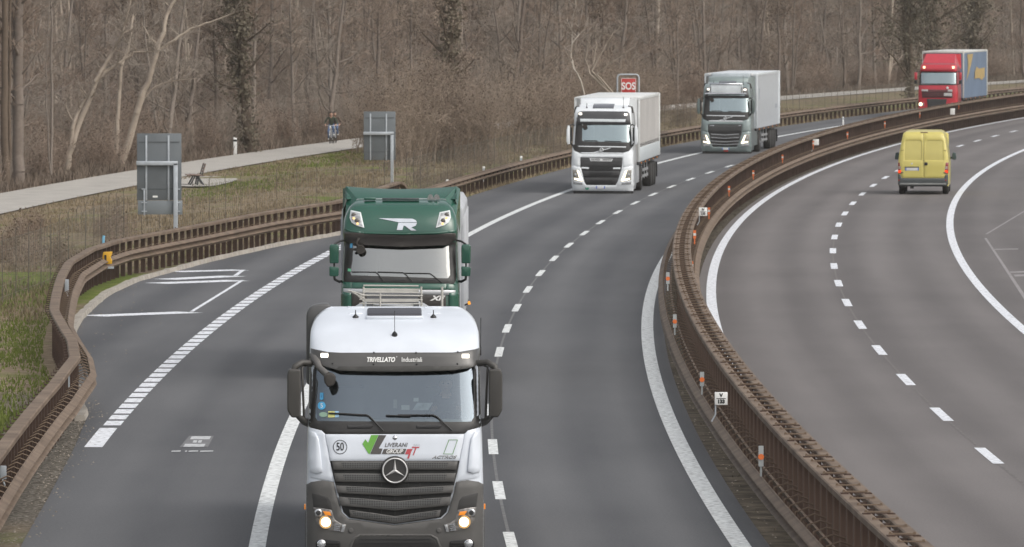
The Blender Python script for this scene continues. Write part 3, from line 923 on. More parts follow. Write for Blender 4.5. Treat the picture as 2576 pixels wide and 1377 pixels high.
def wheel(parent, x, y, r=.50, w=.32, rim=True):
    key = (r, w)
    if key not in _wheel:
        b = MB(); b.lathe((0, 0, 0), (1, 0, 0), [(r * .56, -w / 2), (r * .9, -w / 2), (r, -w / 2 + .04), (r, w / 2 - .04), (r * .9, w / 2), (r * .56, w / 2)], 28)
        c = MB(); c.lathe((0, 0, 0), (1, 0, 0), [(r * .57, -w / 2 + .01), (r * .5, -w / 2 + .02), (r * .42, -w / 2 + .07), (r * .2, -w / 2 + .05), (r * .18, -w / 2 - .02), (r * .18, w / 2 + .02), (r * .2, w / 2 - .05), (r * .42, w / 2 - .07), (r * .5, w / 2 - .02), (r * .57, w / 2 - .01)], 24)
        o1 = b.build('wheel', M_tyre, parent); o2 = c.build('rim', M_rim, o1)
        _wheel[key] = (o1.data, o2.data)
    else:
        o1 = link('wheel', _wheel[key][0], parent)
        if rim: link('rim', _wheel[key][1], o1)
        elif False: pass
    o1.location = (x, y, r)
    return o1
def plain_wheel(parent, x, y, r=.50, w=.36):
    """wheel that is itself a sub-part (trailer wheel)"""
    key = ('p', r, w)
    if key not in _wheel:
        b = MB(); b.lathe((0, 0, 0), (1, 0, 0), [(r * .56, -w / 2), (r * .9, -w / 2), (r, -w / 2 + .04), (r, w / 2 - .04), (r * .9, w / 2), (r * .56, w / 2)], 28)
        b.lathe((0, 0, 0), (1, 0, 0), [(r * .57, -w / 2 + .02), (r * .42, -w / 2 + .05), (r * .2, -w / 2 + .03), (r * .2, w / 2 - .03), (r * .42, w / 2 - .05), (r * .57, w / 2 - .02)], 24, 1)
        o = b.build('wheel', [M_tyre, M_rim], parent); _wheel[key] = o.data
    else: o = link('wheel', _wheel[key], parent)
    o.location = (x, y, r); return o
def number_plate(parent, x, z, F, w=.36, h=.11, digits='EH 731 NB', off=.03):
    b = MB().box((0, 0, 0), (w, .012, h)); o = b.build('number_plate', M_platew, parent, bevel=.004)
    o.location = (x, F(x, z) - off, z)
    for s in (-1, 1):
        q = MB().box((s * (w / 2 - .022), -.0075, 0), (.04, .004, h * .94)).build('plate_band', M_plateb, o)
def trailer(lorry, y0, length, ztop, zbot, m_side, m_roof, w=2.55, curtain=True, name='trailer', m_low=None, zlow=None, m_rim=None):
    b = MB()
    nb = 44 if curtain else 10
    vs = []; zz = [zbot, (zbot * 3 + ztop) / 4, (zbot + ztop) / 2, (zbot + ztop * 3) / 4, ztop - .12]
    for s in (-1, 1):
        base = len(b.v); pts = []
        for i in range(nb + 1):
            y = y0 + .1 + (length - .2) * i / nb
            for z in zz:
                bulge = (.018 * noise.noise(Vector((y * .9, z * .8, s * 5))) + .008 * math.sin(y * 5.2)) if curtain else .002 * noise.noise(Vector((y, z, s)))
                pts.append((s * (w / 2 + bulge), y, z))
        k = len(zz)
        b.add(pts, [(i * k + j, (i + 1) * k + j, (i + 1) * k + j + 1, i * k + j + 1) for i in range(nb) for j in range(k - 1)], 0, True)
    b.box((0, y0 + .05, (zbot + ztop) / 2), (w, .10, ztop - zbot), 0)
    b.box((0, y0 + length - .05, (zbot + ztop) / 2), (w, .10, ztop - zbot), 0)
    b.box((0, y0 + length / 2, zbot + .04), (w - .05, length - .2, .06), 0)
    t = b.build(name, [m_side], lorry)
    r = MB(); r.box((0, y0 + length / 2, ztop - .02), (w - .04, length - .02, .05))
    for s in (-1, 1): r.box((s * (w / 2 - .01), y0 + length / 2, ztop - .06), (.05, length, .13))
    r.box((0, y0 - .005, ztop - .06), (w, .06, .13)); r.box((0, y0 + length + .005, ztop - .06), (w, .06, .13))
    r.build('roof', m_roof, t, bevel=.012)
    if m_low is not None:
        q = MB()
        for s in (-1, 1): q.box((s * (w / 2 + .012), y0 + length / 2, (zbot + zlow) / 2), (.03, length - .02, zlow - zbot))
        q.build('side_board', m_low, t, bevel=.008)
    p = MB()
    for s in (-1, 1):
        for yy in (y0 + .03, y0 + length - .03): p.box((s * (w / 2), yy, (zbot + ztop) / 2), (.09, .10, ztop - zbot - .02))
    p.build('corner_post', m_rim or m_roof, t, bevel=.01)
    c = MB()
    for s in (-1, 1):
        c.box((s * .5, y0 + length / 2, zbot - .22), (.12, length - .3, .40))
        c.box((s * (w / 2 - .04), y0 + length / 2, zbot - .05), (.06, length - .05, .14))
    for i in range(9): c.box((0, y0 + .6 + (length - 1.2) * i / 8, zbot - .1), (w - .1, .10, .10))
    c.build('underframe', M_chassis, t)
    g = MB()
    for s in (-1, 1):
        for z in (.55, .80): g.box((s * (w / 2 - .06), y0 + 5.2, z), (.03, 3.4, .11))
        for yy in (3.6, 5.2, 6.8): g.box((s * (w / 2 - .10), y0 + yy, .80), (.04, .05, .75))
    g.build('side_guard', M_silver, t)
    for s in (-1, 1): MB().box((s * (w / 2 - .35), y0 + 2.6, .75), (.6, .9, .55)).build('locker', M_chassis, t, bevel=.03)
    for i in range(3):
        for s in (-1, 1): plain_wheel(t, s * (w / 2 - .22), y0 + length - 4.6 + 1.31 * i)
    fl = MB()
    for s in (-1, 1): fl.box((s * (w / 2 - .22), y0 + length - .9, .62), (.40, .02, .62))
    fl.box((0, y0 + length - .3, .55), (w - .1, .1, .14)); fl.build('mud_flap', M_blackp, t)
    ml = MB()
    for i in range(5): ml.box((w / 2 + .02, y0 + 1.5 + i * 2.6, zbot - .06), (.02, .10, .05)); ml.box((-w / 2 - .02, y0 + 1.5 + i * 2.6, zbot - .06), (.02, .10, .05))
    ml.build('side_lamp', M_amber, t)
    return t
def chassis(lorry, y0, y1, wide=2.5):
    c = MB()
    for s in (-1, 1): c.box((s * .42, (y0 + y1) / 2, .85), (.10, y1 - y0, .26))
    c.box((0, y0 + .3, .6), (1.7, .25, .25)); c.box((0, y1 - .3, .95), (.9, .8, .12))
    c.build('chassis', M_chassis, lorry)
    f = MB()
    for s in (-1, 1): f.box((s * (wide / 2 - .32), y0 + 2.55, .72), (.58, 1.3, .62))
    f.build('fuel_tank', M_silver, lorry, bevel=.06)
def wipers(parent, F, segs, off=.035, r=.011):
    for pts in segs:
        MB().tube([(x, F(x, z) - off, z) for x, z in pts], r, 6).build('wiper', M_blackp, parent)
def disc(parent, F, x, z, r, m, name, off=.02, th=.02, dome=0.0):
    b = MB(); y = F(x, z) - off
    b.lathe((x, y, z), (0, -1, 0), [(r, -th), (r, 0), (r * .75, dome * .55), (r * .4, dome * .9), (r * .02, dome)], 24)
    return b.build(name, m, parent)
def place_lorry(t, o, y):
    t.location = (road_x(o, y), y, 0); t.rotation_euler = (0, 0, -heading(y, o))
# ------------------------------------------------------------------ white tanker lorry, nearest the camera
def build_white_tanker():
    t = thing('tanker_lorry', 'white lorry with dark grille and lit headlights driving nearest the camera', 'lorry')
    tilt = .0645
    yc = [(0.25, .06), (.5, .0), (1.0, -.02), (1.3, .0), (1.7, .03), (2.05, .085), (2.2, .12), (2.95, .34), (3.15, .43), (3.3, .58), (3.42, .78), (3.52, 1.0), (3.6, 1.28), (3.66, 1.6), (3.70, 2.0), (3.72, 2.3)]
    Wz = [(.3, 1.245), (1.2, 1.245), (2.0, 1.225), (2.95, 1.195), (3.2, 1.195), (3.40, 1.19), (3.52, 1.155), (3.60, 1.10), (3.66, 1.03), (3.70, .96), (3.72, .90)]
    F = front(yc, Wz, .42, 5.0)
    def P(x, y, k, x0, y0):
        X = (x - x0) / k; Z = (y0 - y) / k
        X = max(-1.24, min(1.24, X))
        for _ in range(2): Zt = Z - F(X, Z) * (CAM_H - Z) / 108; 
        return (X, Zt)
    PA = lambda x, y: P(x, y, 640.0, 880.0, 1663.0)
    PB = lambda x, y: P(x, y, 738.0, 1168.0, 2912.0)
    A = lambda *p: [PA(*q) for q in p]
    B = lambda *p: [PB(*q) for q in p]
    M = mat('white_lacquer', (.63, .67, .73), .30, var=.06, scale=2.2, coat=.4)
    M_g = mat('bumper_grey', (.092, .089, .085), .55, var=.12, scale=3, spec=.4)
    M_gd = mat('bumper_dark', (.030, .029, .028), .6, var=.15, scale=3)
    hole = B((352, 705), (560, 752), (1170, 768), (1790, 755), (1985, 705), (1985, 1240), (1958, 1284), (372, 1276), (348, 1240))
    zs = [.30, .5, .8, 1.0, 1.3, 1.6, 1.9, 2.05, 2.15, 2.2, 2.3, 2.45, 2.6, 2.75, 2.85, 2.92, 2.98, 3.1, 3.2, 3.28, 3.35, 3.42, 3.48, 3.54, 3.59, 3.63, 3.66, 3.69, 3.71, 3.72]
    cab_shell(yc, Wz, .42, 5.0, zs, 2.30, hole, na=18).build('cab', M, t)
    # cabin behind the glass
    I = MB(); I.box((0, 1.95, 2.3), (2.2, .05, 1.6)); I.box((0, 1.2, 1.55), (2.2, 1.5, .05)); I.box((0, 1.2, 3.1), (2.2, 1.5, .05))
    for s in (-1, 1):
        I.box((s * .70, 1.35, 2.2), (.52, .16, .85), rot=Matrix.Rotation(.15, 3, 'X')); I.box((s * .70, 1.05, 1.8), (.52, .55, .16)); I.box((s * .70, 1.42, 2.72), (.28, .11, .2))
    I.build('cabin', M_seat, t)
    D_ = MB(); D_.sidep([(.25, 1.7), (.22, 2.16), (.45, 2.22), (.75, 2.1), (.8, 1.7)], -1.05, 1.05); D_.build('dashboard', M_dash, t, bevel=.03)
    s_ = MB(); cx, cy, cz = .72, .80, 2.28; ax = Vector((0, -.55, .83)).normalized(); u = Vector((1, 0, 0)); w = ax.cross(u)
    s_.tube([Vector((cx, cy, cz)) + (u * math.cos(2 * PI * i / 20) + w * math.sin(2 * PI * i / 20)) * .22 for i in range(21)], .018, 8, cap=False)
    s_.tube([(cx - .2, cy, cz), (cx + .2, cy, cz)], .02, 6); s_.tube([(cx, cy, cz), (cx, cy - .15, cz - .28)], .03, 6)
    s_.build('steering_wheel', M_blackp, t)
    for (px, py, wd, hh, m) in ((1278, 1148, .115, .065, M_platew), (1388, 1066, .07, .05, M_platew), (1172, 1110, .05, .12, M_dash)):
        x, z = PB(px, py); q = MB().box((x, .42, z), (wd, .02, hh)); q.build('dash_card', m, t)
    q = MB(); q.add([(x, .40, z) for x, z in B((1350, 1175), (1400, 1098), (1562, 1098), (1515, 1175))], [(0, 1, 2, 3)]); q.build('dash_paper', mat('paper', (.42, .44, .48), .8, var=.3, scale=14), t)
    # glass and black surround
    sur = B((290, 640), (300, 610), (480, 640), (1170, 650), (1860, 640), (2040, 610), (2046, 640)) + A((1655, 290), (1640, 305), (1540, 330), (1500, 362), (258, 362), (225, 330), (125, 305), (108, 290))
    patch(sur, F, .012, .03, .09, .006, holes=[hole]).build('windscreen_surround', mat('surround_black', (.022, .021, .020), .4, var=.2, scale=4), t)
    patch(hole, F, .004, .004, .10, .0).build('windscreen', glass_mat('windscreen_glass', (.74, .85, .95), .185), t)
    # tinted sun visor standing proud of the windscreen
    vis = B((296, 520), (480, 560), (620, 568), (1170, 566), (1760, 566), (1850, 558), (2056, 516), (2046, 640), (2030, 692), (1960, 722), (1780, 750), (1500, 760), (1170, 764), (840, 760), (590, 752), (500, 722), (420, 700), (296, 690))
    patch(vis, F, .13, .02, .08, .004).build('sun_visor', mat('smoked_visor', (.062, .060, .057), .28, var=.08, coat=.3), t)
    lip = B((560, 740), (590, 710), (1170, 706), (1760, 706), (1960, 700), (1975, 718), (1780, 750), (1500, 760), (1170, 764), (840, 760), (590, 752))
    patch(lip, F, .136, .01, .1, .003).build('visor_lip', mat('visor_lip', (.030, .029, .026), .5), t)
    for x0, x1, y0, y1 in ((402, 480, 572, 616), (1862, 1938, 582, 624)):
        patch(B((x0, y1), (x1, y1), (x1, y0), (x0, y0)), F, .142, .02, .05, .003, r=.012).build('marker_lamp', L_mark, t)
    for px, py in ((488, 575), (952, 566), (1388, 568), (1820, 560), (525, 678), (948, 686), (1395, 686), (1816, 682)):
        x, z = PB(px, py); disc(t, F, x, z, .012, M_blackp, 'visor_bolt', .14, .02, .006)
    x, z = PB(1022, 641); put_text(t, 'TRIVELLATO', x, z, .088, M_white, F, .143, bold=.0035, shear=.22, sx=.80)
    x, z = PB(1188, 622); put_text(t, '°', x, z, .05, M_white, F, .143)
    x, z = PB(1344, 641); put_text(t, 'Industriali', x, z, .092, M_white, F, .143, bold=.0006, sx=.80)
    # bonnet panel and corner panels
    patch(A((258, 363), (1500, 363), (1490, 440), (1470, 520), (1456, 601), (302, 601), (290, 520), (270, 440)), F, .028, .03, .08, .008).build('bonnet', M, t)
    cor = A((106, 300), (130, 306), (225, 331), (256, 363), (268, 440), (300, 601), (331, 786), (230, 770), (128, 752), (108, 720), (98, 560))
    for q in (cor, mir(cor)): patch(q, F, .018, .03, .07, .008).build('corner_panel', M, t)
    bl = A((112, 330), (165, 345), (196, 400), (210, 480), (232, 700), (180, 716), (120, 700), (106, 560))
    for q in (bl, mir(bl)): patch(q, F, .055, .03, .07, .014).build('corner_deflector', M, t)
    # grille
    gr = A((300, 602), (1458, 602), (1440, 700), (1416, 800), (1372, 950), (1342, 1062), (1290, 1112), (880, 1170), (470, 1112), (418, 1062), (388, 950), (344, 800), (320, 700))
    patch(gr, F, .006, .03, .09, .004).build('grille', mat('grille_black', (.012, .012, .012), .6), t)
    mp, nt, out = nodes_of('perforated_plastic')
    p = N(nt, 'ShaderNodeBsdfPrincipled'); tc = N(nt, 'ShaderNodeTexCoord'); mpg = N(nt, 'ShaderNodeMapping'); mpg.inputs['Scale'].default_value = (1, .001, 1)
    vo = N(nt, 'ShaderNodeTexVoronoi'); vo.inputs['Scale'].default_value = 42; vo.inputs['Randomness'].default_value = 0
    nt.links.new(tc.outputs['Object'], mpg.inputs[0]); nt.links.new(mpg.outputs[0], vo.inputs['Vector'])
    mr = N(nt, 'ShaderNodeMapRange'); mr.inputs[1].default_value = .30; mr.inputs[2].default_value = .40; nt.links.new(vo.outputs['Distance'], mr.inputs[0])
    mx = N(nt, 'ShaderNodeMix', data_type='RGBA'); mx.inputs[6].default_value = (.006, .006, .006, 1); mx.inputs[7].default_value = (.10, .10, .098, 1)
    nt.links.new(mr.outputs[0], mx.inputs[0]); nt.links.new(mx.outputs[2], p.inputs['Base Color']); p.inputs['Roughness'].default_value = .5; nt.links.new(p.outputs[0], out.inputs[0])
    rows = [(606, 682, 318, 400, 0, .05), (712, 788, 335, 416, 6, .06), (822, 888, 352, 438, 26, .07), (922, 1000, 378, 462, 44, .075), (1040, 1102, 470, 498, 58, .07)]
    for k, (y0, y1, xl, xp, ch, of) in enumerate(rows):
        def band(xa, a, b, c0, xin=0):
            cc = 1.0
            return A((xa, a), ((xa + 880) / 2, a + c0 * .45), (880, a + c0), (880 + (880 - xa) / 2, a + c0 * .45), (1760 - xa, a), (1760 - xa - xin, b), (880 + (880 - xa) / 2, b + c0 * .5), (880, b + c0 * 1.05), ((xa + 880) / 2, b + c0 * .5), (xa + xin, b))
        o = patch(band(xl, y0, y1, ch, 14), F, of, .06, .07, .010).build('grille_bar', M_g, t)
        patch(band(xp, y0 + 8, y1 - 16, ch, 18), F, of + .004, .008, .1, .002).build('mesh_panel', mp, o)
    for xx in (655, 760, 880, 1000, 1105):
        for (y0, y1) in ((800, 826), (900, 926), (1010, 1042)):
            c0 = 30 * (1 - abs(xx - 880) / 420) * ((y0 - 760) / 150)
            patch(A((xx - 4, y1 + c0), (xx + 4, y1 + c0), (xx + 4, y0 + c0), (xx - 4, y0 + c0)), F, .03, .03, .2, 0).build('grille_strut', M_gd, t)
    # star badge
    cx, cz = PA(880, 685); R = 116 / 640.0; yb = F(cx, cz) - .10
    b = MB(); b.lathe((cx, yb, cz), (0, -1, 0), [(R * 1.10, -.06), (R * 1.10, .0), (R * .98, .012)], 40); b.build('badge_dish', M_gd, t)
    ring = MB(); ring.tube([(cx + R * .93 * math.cos(a), yb - .016, cz + R * .93 * math.sin(a)) for a in [2 * PI * i / 48 for i in range(49)]], R * .055, 8, cap=False); ring.build('badge_ring', mat('badge_silver', (.72, .71, .70), .3, metal=.35), t)
    st = MB()
    for k in range(3):
        a = PI / 2 + 2 * PI * k / 3
        tip = Vector((math.cos(a), 0, math.sin(a))) * R * .92
        for sgn in (-1, 1):
            n1 = Vector((math.cos(a + sgn * PI / 3), 0, math.sin(a + sgn * PI / 3))) * R * .13
            o_ = Vector((cx, yb - .014, cz)); c_ = Vector((cx, yb - .04, cz))
            st.add([o_ + n1, o_ + tip, c_ + Vector((0, 0, 0))], [(0, 1, 2)])
    st.build('badge_star', mat('badge_silver', (.72, .71, .70), .3, metal=.35), t, fix=False)
    # lettering on the bonnet
    def decal(poly, m, name, off=.0335): patch(poly, F, off, .001, .12, 0).build(name, m, t)
    Mgr = mat('decal_green', (.13, .36, .05), .4, var=.03); Mdg = mat('decal_charcoal', (.075, .068, .064), .4, var=.05); Mrd = mat('decal_red', (.44, .06, .07), .4, var=.03)
    decal(A((590, 450), (616, 408), (641, 440), (668, 370), (734, 370), (655, 540), (642, 535)), Mgr, 'emblem_tick')
    decal(A((736, 370), (804, 372), (736, 490), (771, 492), (752, 541), (658, 541)), Mdg, 'emblem_letter')
    decal(A((782, 494), (984, 494), (964, 541), (762, 541)), Mdg, 'emblem_band')
    decal(A((990, 496), (1042, 494), (1026, 520), (1018, 545), (1006, 582), (990, 580), (1002, 543), (970, 543)), Mrd, 'emblem_corner')
    decal(A((1034, 475), (1102, 476), (1096, 487), (1074, 487), (1048, 552), (1038, 552), (1062, 487), (1032, 486)), Mrd, 'emblem_stroke')
    x, z = PA(888, 461); put_text(t, 'LIVERANI', x, z, .083, Mdg, F, .035, bold=.001, shear=.28, sx=.92)
    x, z = PA(874, 518); put_text(t, 'GROUP', x, z, .078, M_white, F, .036, bold=.002, shear=.28, sx=.88)
    x, z = PA(1076, 455); put_text(t, 's.p.a.', x, z, .05, mat('decal_grey', (.42, .43, .45), .4), F, .035, shear=.28)
    x, z = PA(1318, 571); put_text(t, 'ACTROS', x, z, .055, M_blackp, F, .035, bold=.001, shear=.4, sx=1.55)  # black offset copy paints a drop shadow behind the silver letters
    x, z = PA(1322, 566); put_text(t, 'ACTROS', x, z, .055, M_silver, F, .037, bold=.0, shear=.4, sx=1.55)
    o1 = A((1362, 412), (1444, 412), (1399, 544), (1312, 541)); i1 = A((1367, 417), (1437, 417), (1395, 539), (1319, 537))
    patch(o1, F, .0335, .001, .12, 0, holes=[i1]).build('emblem_frame', mat('decal_leaf', (.10, .26, .07), .4), t)
    c, d = PA(390, 477)
    patch(circle(c, d, .099, 36), F, .0335, .001, .05, 0, holes=[circle(c, d, .090, 36)]).build('speed_ring', M_black, t)
    put_text(t, '50', c, d, .155, M_black, F, .035, bold=.002, sx=.72)
    c, d = PA(880, 397); disc(t, F, c, d, .034, M_chrome, 'round_badge', .03, .02, .012)
    # bumper
    bm = A((72, 812), (130, 790), (230, 776), (333, 792), (350, 880), (372, 950), (405, 1062), (462, 1120), (880, 1178), (1298, 1120), (1355, 1062), (1388, 950), (1410, 880), (1427, 792), (1530, 776), (1630, 790), (1688, 812), (1680, 1560), (1600, 1590), (160, 1590), (80, 1560))
    patch(bm, F, .055, .10, .08, .018).build('bumper', M_g, t)
    for s in (0, 1):
        m_ = (lambda q: mir(q)) if s else (lambda q: q)
        patch(m_(A((136, 890), (200, 900), (280, 926), (306, 960), (322, 1038), (240, 1024), (152, 1012))), F, .060, .02, .06, .004).build('bumper_recess', M_gd, t)
        ho = m_(A((150, 1016), (235, 1024), (312, 1040), (340, 1125), (392, 1160), (444, 1172), (424, 1242), (330, 1232), (212, 1196), (166, 1130)))
        h = patch(ho, F, .066, .03, .05, .008).build('headlight', mat('lamp_housing', (.20, .19, .18), .25, metal=.3, var=.5, scale=18), t)
        c, d = m_([PA(262, 1148)])[0]; disc(h, F, c, d, .092, lamp_mat('headlamp_glow', (1, .60, .25), .5), 'lamp_bowl', .072, .03, .01); disc(h, F, c, d, .066, L_head, 'low_beam', .086, .03, .012)
        c, d = m_([PA(196, 1064)])[0]; disc(h, F, c, d, .056, M_lens, 'high_beam', .075, .03, .015)
        disc(h, F, c, d, .034, M_chassis, 'beam_core', .092, .01, .004)
        patch(m_(A((236, 1050), (300, 1056), (312, 1090), (255, 1085))), F, .074, .01, .06, .003).build('indicator', M_amber, h)
        for k in range(4):
            patch(m_(A((330 + k * 2, 1222 - k * 17), (385 + k * 2, 1230 - k * 17), (388 + k * 2, 1220 - k * 17), (335 + k * 2, 1211 - k * 17))), F, .074, .01, .08, .002).build('day_light_strip', M_chrome, h)
        patch(m_(A((396, 1235), (422, 1238), (438, 1176), (412, 1170))), F, .074, .01, .08, .003).build('day_light_end', M_lens, h)
        patch(m_(A((168, 1330), (210, 1300), (380, 1318), (392, 1330), (392, 1395), (180, 1395))), F, .060, .02, .06, .004, r=.02).build('fog_recess', M_blackp, t)
        for yy in (1332, 1356): patch(m_(A((262, yy + 9), (384, yy + 10), (384, yy), (262, yy))), F, .072, .02, .08, .002).build('fog_slat', M_gd, t)
        c, d = m_([PA(222, 1345)])[0]; disc(t, F, c, d, .062, M_chrome, 'fog_lamp', .075, .03, .0); disc(t, F, c, d, .050, M_lens, 'fog_lens', .084, .01, .014)
        c, d = m_([PA(487, 1224)])[0]; disc(t, F, c, d, .034, M_g, 'tow_cap', .066, .02, .002)
        # amber side marker and step side
        MB().box(((1 if s else -1) * 1.262, .55, .98), (.02, .10, .07)).build('side_marker', M_amber, t)
        MB().box(((1 if s else -1) * 1.235, .95, .62), (.05, 1.0, .62)).build('step_panel', M_g, t, bevel=.02)
    patch(A((455, 1420), (470, 1360), (500, 1290), (560, 1256), (1200, 1256), (1262, 1290), (1290, 1360), (1305, 1420), (1300, 1560), (460, 1560)), F, .066, .03, .08, .010, holes=[A((480, 1420), (495, 1370), (520, 1306), (570, 1278), (1190, 1278), (1242, 1306), (1265, 1370), (1280, 1420), (1275, 1540), (485, 1540))]).build('lower_frame', M_g, t)
    patch(A((480, 1420), (495, 1370), (520, 1306), (570, 1278), (1190, 1278), (1242, 1306), (1265, 1370), (1280, 1420), (1275, 1540), (485, 1540)), F, .060, .02, .08, .003).build('lower_grille', M_gd, t)
    for k in range(5):
        yy = 1300 + k * 34
        patch(A((560, yy + 12), (1200, yy + 12), (1200, yy), (560, yy)), F, .068, .02, .1, .004).build('lower_slat', M_blackp, t)
    number_plate(t, 0, .38, F, off=.10)
    # wipers, grips
    wipers(t, F, [B((482, 1196), (620, 1200), (760, 1210), (878, 1216))], .03, .014)
    wipers(t, F, [B((860, 1208), (900, 1222), (980, 1305), (1050, 1377)), B((1075, 1218), (1220, 1222), (1330, 1226)), B((1200, 1214), (1560, 1214), (1600, 1230), (1700, 1320), (1760, 1374))], .045, .011)
    for x0, x1 in ((452, 690), (1070, 1308)):
        patch(A((x0, 312), (x1 - 25, 312), (x1, 280), (x1 - 30, 274), (x0 + 50, 284), (x0, 278)), F, .026, .02, .08, .006, r=.02).build('grip', M_blackp, t)
    # windscreen stickers
    Msk = mat('sticker_blue', (.08, .38, .66), .4, var=.05); Mskl = mat('sticker_pale', (.55, .62, .55), .5)
    c, d = PB(412, 1118); patch(circle(c, d, .056, 24), F, .016, .002, .05, 0).build('sticker', Msk, t)
    put_text(t, '5', c, d, .085, M_white, F, .0195, name='sticker_digit')
    patch(B((393, 1050), (410, 1062), (430, 1050), (430, 984), (395, 984)), F, .016, .002, .05, 0).build('sticker', Msk, t)
    x, z = PB(412, 1020); put_text(t, '2', x, z, .05, mat('sticker_navy', (.04, .1, .3), .5), F, .0195, name='sticker_digit')
    patch(B((478, 1240), (550, 1238), (548, 1176), (480, 1176)), F, .016, .002, .05, 0).build('sticker', mat('sticker_yellow', (.62, .62, .22), .5, var=.2, scale=20), t)
    patch(B((550, 1240), (590, 1236), (588, 1176), (550, 1176)), F, .016, .002, .05, 0).build('sticker', mat('sticker_sky', (.3, .5, .68), .5), t)
    c, d = PB(430, 1210); patch([(c + .06 * math.cos(a), d + .035 * math.sin(a)) for a in [2 * PI * i / 20 for i in range(20)]], F, .016, .002, .05, 0).build('sticker', mat('sticker_green', (.25, .38, .30), .5), t)
    # mirrors
    Mm = mat('mirror_shell', (.052, .049, .045), .5, var=.1)
    for s in (-1, 1):
        m = MB()
        x0, x1 = s * 1.315, s * 1.505
        m.prism(rounded([(x0, 2.26), (x0, 2.93), (x1 - s * .02, 2.935), (x1, 2.86), (x1, 2.36), (x1 - s * .06, 2.255)], .03), .10, .34)
        mo = m.build('mirror', Mm, t, bevel=.035, seg=3)
        MB().box(((x0 + x1) / 2, .348, 2.6), (.15, .008, .52)).build('mirror_glass', M_chrome, mo)
        a = MB(); a.tube([(s * 1.17, .40, 3.0), (s * 1.30, .30, 3.02), (s * 1.40, .24, 2.96), (s * 1.42, .24, 2.9)], [.05, .045, .05, .04], 10)
        a.tube([(s * 1.2, .42, 2.16), (s * 1.27, .36, 2.19), (s * 1.36, .26, 2.27)], [.06, .055, .035], 8); a.tube([(s * 1.19, .42, 3.0), (s * 1.3, .30, 2.95), (s * 1.285, .28, 2.6), (s * 1.27, .34, 2.2)], .018, 6)
        a.build('mirror_arm', Mm, t)
    x, z = PB(495, 840)
    fm = MB(); fm.tube([PB(330, 600)[0:1] + (F(*PB(330, 600)) - .02,) + PB(330, 600)[1:], PB(390, 720)[0:1] + (F(*PB(390, 720)) - .22,) + PB(390, 720)[1:], PB(470, 790)[0:1] + (F(*PB(470, 790)) - .24,) + PB(470, 790)[1:]], [.07, .045, .05], 8)
    fm.build('kerb_mirror_arm', mat('mirror_arm_grey', (.11, .105, .10), .5), t)
    yq = F(x, z) - .26
    fq = MB(); fq.prism(rounded(B((436, 800), (470, 770), (520, 765), (556, 800), (560, 860), (530, 905), (475, 920), (436, 860)), .03), yq - .06, yq + .08); fq.build('kerb_mirror', M_dusty, t, bevel=.03, seg=3)
    # roof hatch, aerials, fairing, exhaust stack side panel
    h = MB(); h.sidep([(1.26, 3.54), (1.26, 3.62), (1.32, 3.665), (1.82, 3.725), (1.88, 3.70), (1.88, 3.60)], -.385, .385); h.build('roof_hatch', mat('hatch_glass', (.05, .05, .06), .5), t, bevel=.03, seg=3)
    hf = MB(); hf.box((0, 1.55, 3.62), (.80, .68, .06), rot=Matrix.Rotation(.07, 3, 'X')); hf.build('hatch_frame', M, t, bevel=.015)
    for s in (-1, 1):
        q = MB(); q.box((s * .55, 1.85, 3.655), (.20, .62, .05), rot=Matrix.Rotation(.07, 3, 'X')); q.box((s * .55, 2.2, 3.70), (.24, .16, .05)); q.build('roof_step', M, t, bevel=.012)
        a = MB(); a.lathe((s * .55, 1.32, 3.60), (0, 0, 1), [(.045, 0), (.042, .02), (.02, .04), (.008, .055), (.006, .11)], 12); a.build('aerial', M_blackp, t)
    z0 = 3.385; y0 = lerp_tab(yc, z0) - .01
    a = MB(); a.lathe((0, y0, z0), (0, -.5, .86), [(.042, -.01), (.038, .02), (.02, .045), (.008, .06)], 12); a.tube([(0, y0 - .03, z0 + .04), (0, y0 + .02, z0 + .34)], .0045, 5); a.build('aerial', M_blackp, t)
    a = MB(); a.tube([(1.21, .85, 3.2), (1.215, .87, 3.62)], .006, 5); a.box((1.21, .85, 3.15), (.02, .04, .12)); a.build('aerial', M_blackp, t)
    f = MB(); f.prism(rounded([(-1.255, 2.6), (-1.255, 3.62), (-1.20, 3.72), (-1.05, 3.755), (-.92, 3.755), (-.92, 3.3), (-1.05, 2.6)], .05), 2.34, 2.85)
    f.build('air_intake', mat('intake_grey', (.085, .085, .085), .5, var=.1), t, bevel=.03)
    chassis(t, .3, 6.2)
    for x in (-1.03, 1.03):
        wheel(t, x, 1.45); wheel(t, x * .96, 5.05, .5, .55)
    # tank behind the cab with its folded hand rails on top
    tk = MB(); tk.lathe((0, 9.1, 2.28), (0, 1, 0), [(.3, -5.75), (.8, -5.6), (1.05, -5.3), (1.12, -4.9), (1.12, 5.0), (1.0, 5.4), (.4, 5.6)], 40)
    T = tk.build('tank_trailer', M_silver, t)
    c = MB(); c.box((-.4, 9.2, 1.0), (.12, 10.5, .3)); c.box((.4, 9.2, 1.0), (.12, 10.5, .3)); c.box((0, 9.1, 3.40), (.8, 10.0, .06)); c.build('underframe', M_chassis, T)
    for i in range(3):
        for s in (-1, 1): plain_wheel(T, s * 1.03, 10.6 + 1.31 * i)
    hr = MB()
    for k, (zz, yy, xa, xb) in enumerate(((3.93, 4.6, -.44, .36), (3.885, 4.5, -.44, .40), (3.84, 4.4, -.42, .40), (3.80, 4.3, -.5, .42), (3.745, 4.2, -.5, .42), (3.69, 4.1, -.5, .42))):
        hr.tube([(xa, yy, zz), (xb, yy, zz - .008)], .013 if k in (0, 3) else .009, 6)
    for k in (0, 1): hr.box((-.03, 4.45 - k * .25, 3.86 - k * .13), (.78, .015, .045))
    for xx in (-.44, .40): hr.tube([(xx, 4.4, 3.4), (xx, 4.4, 3.92)], .014, 6)
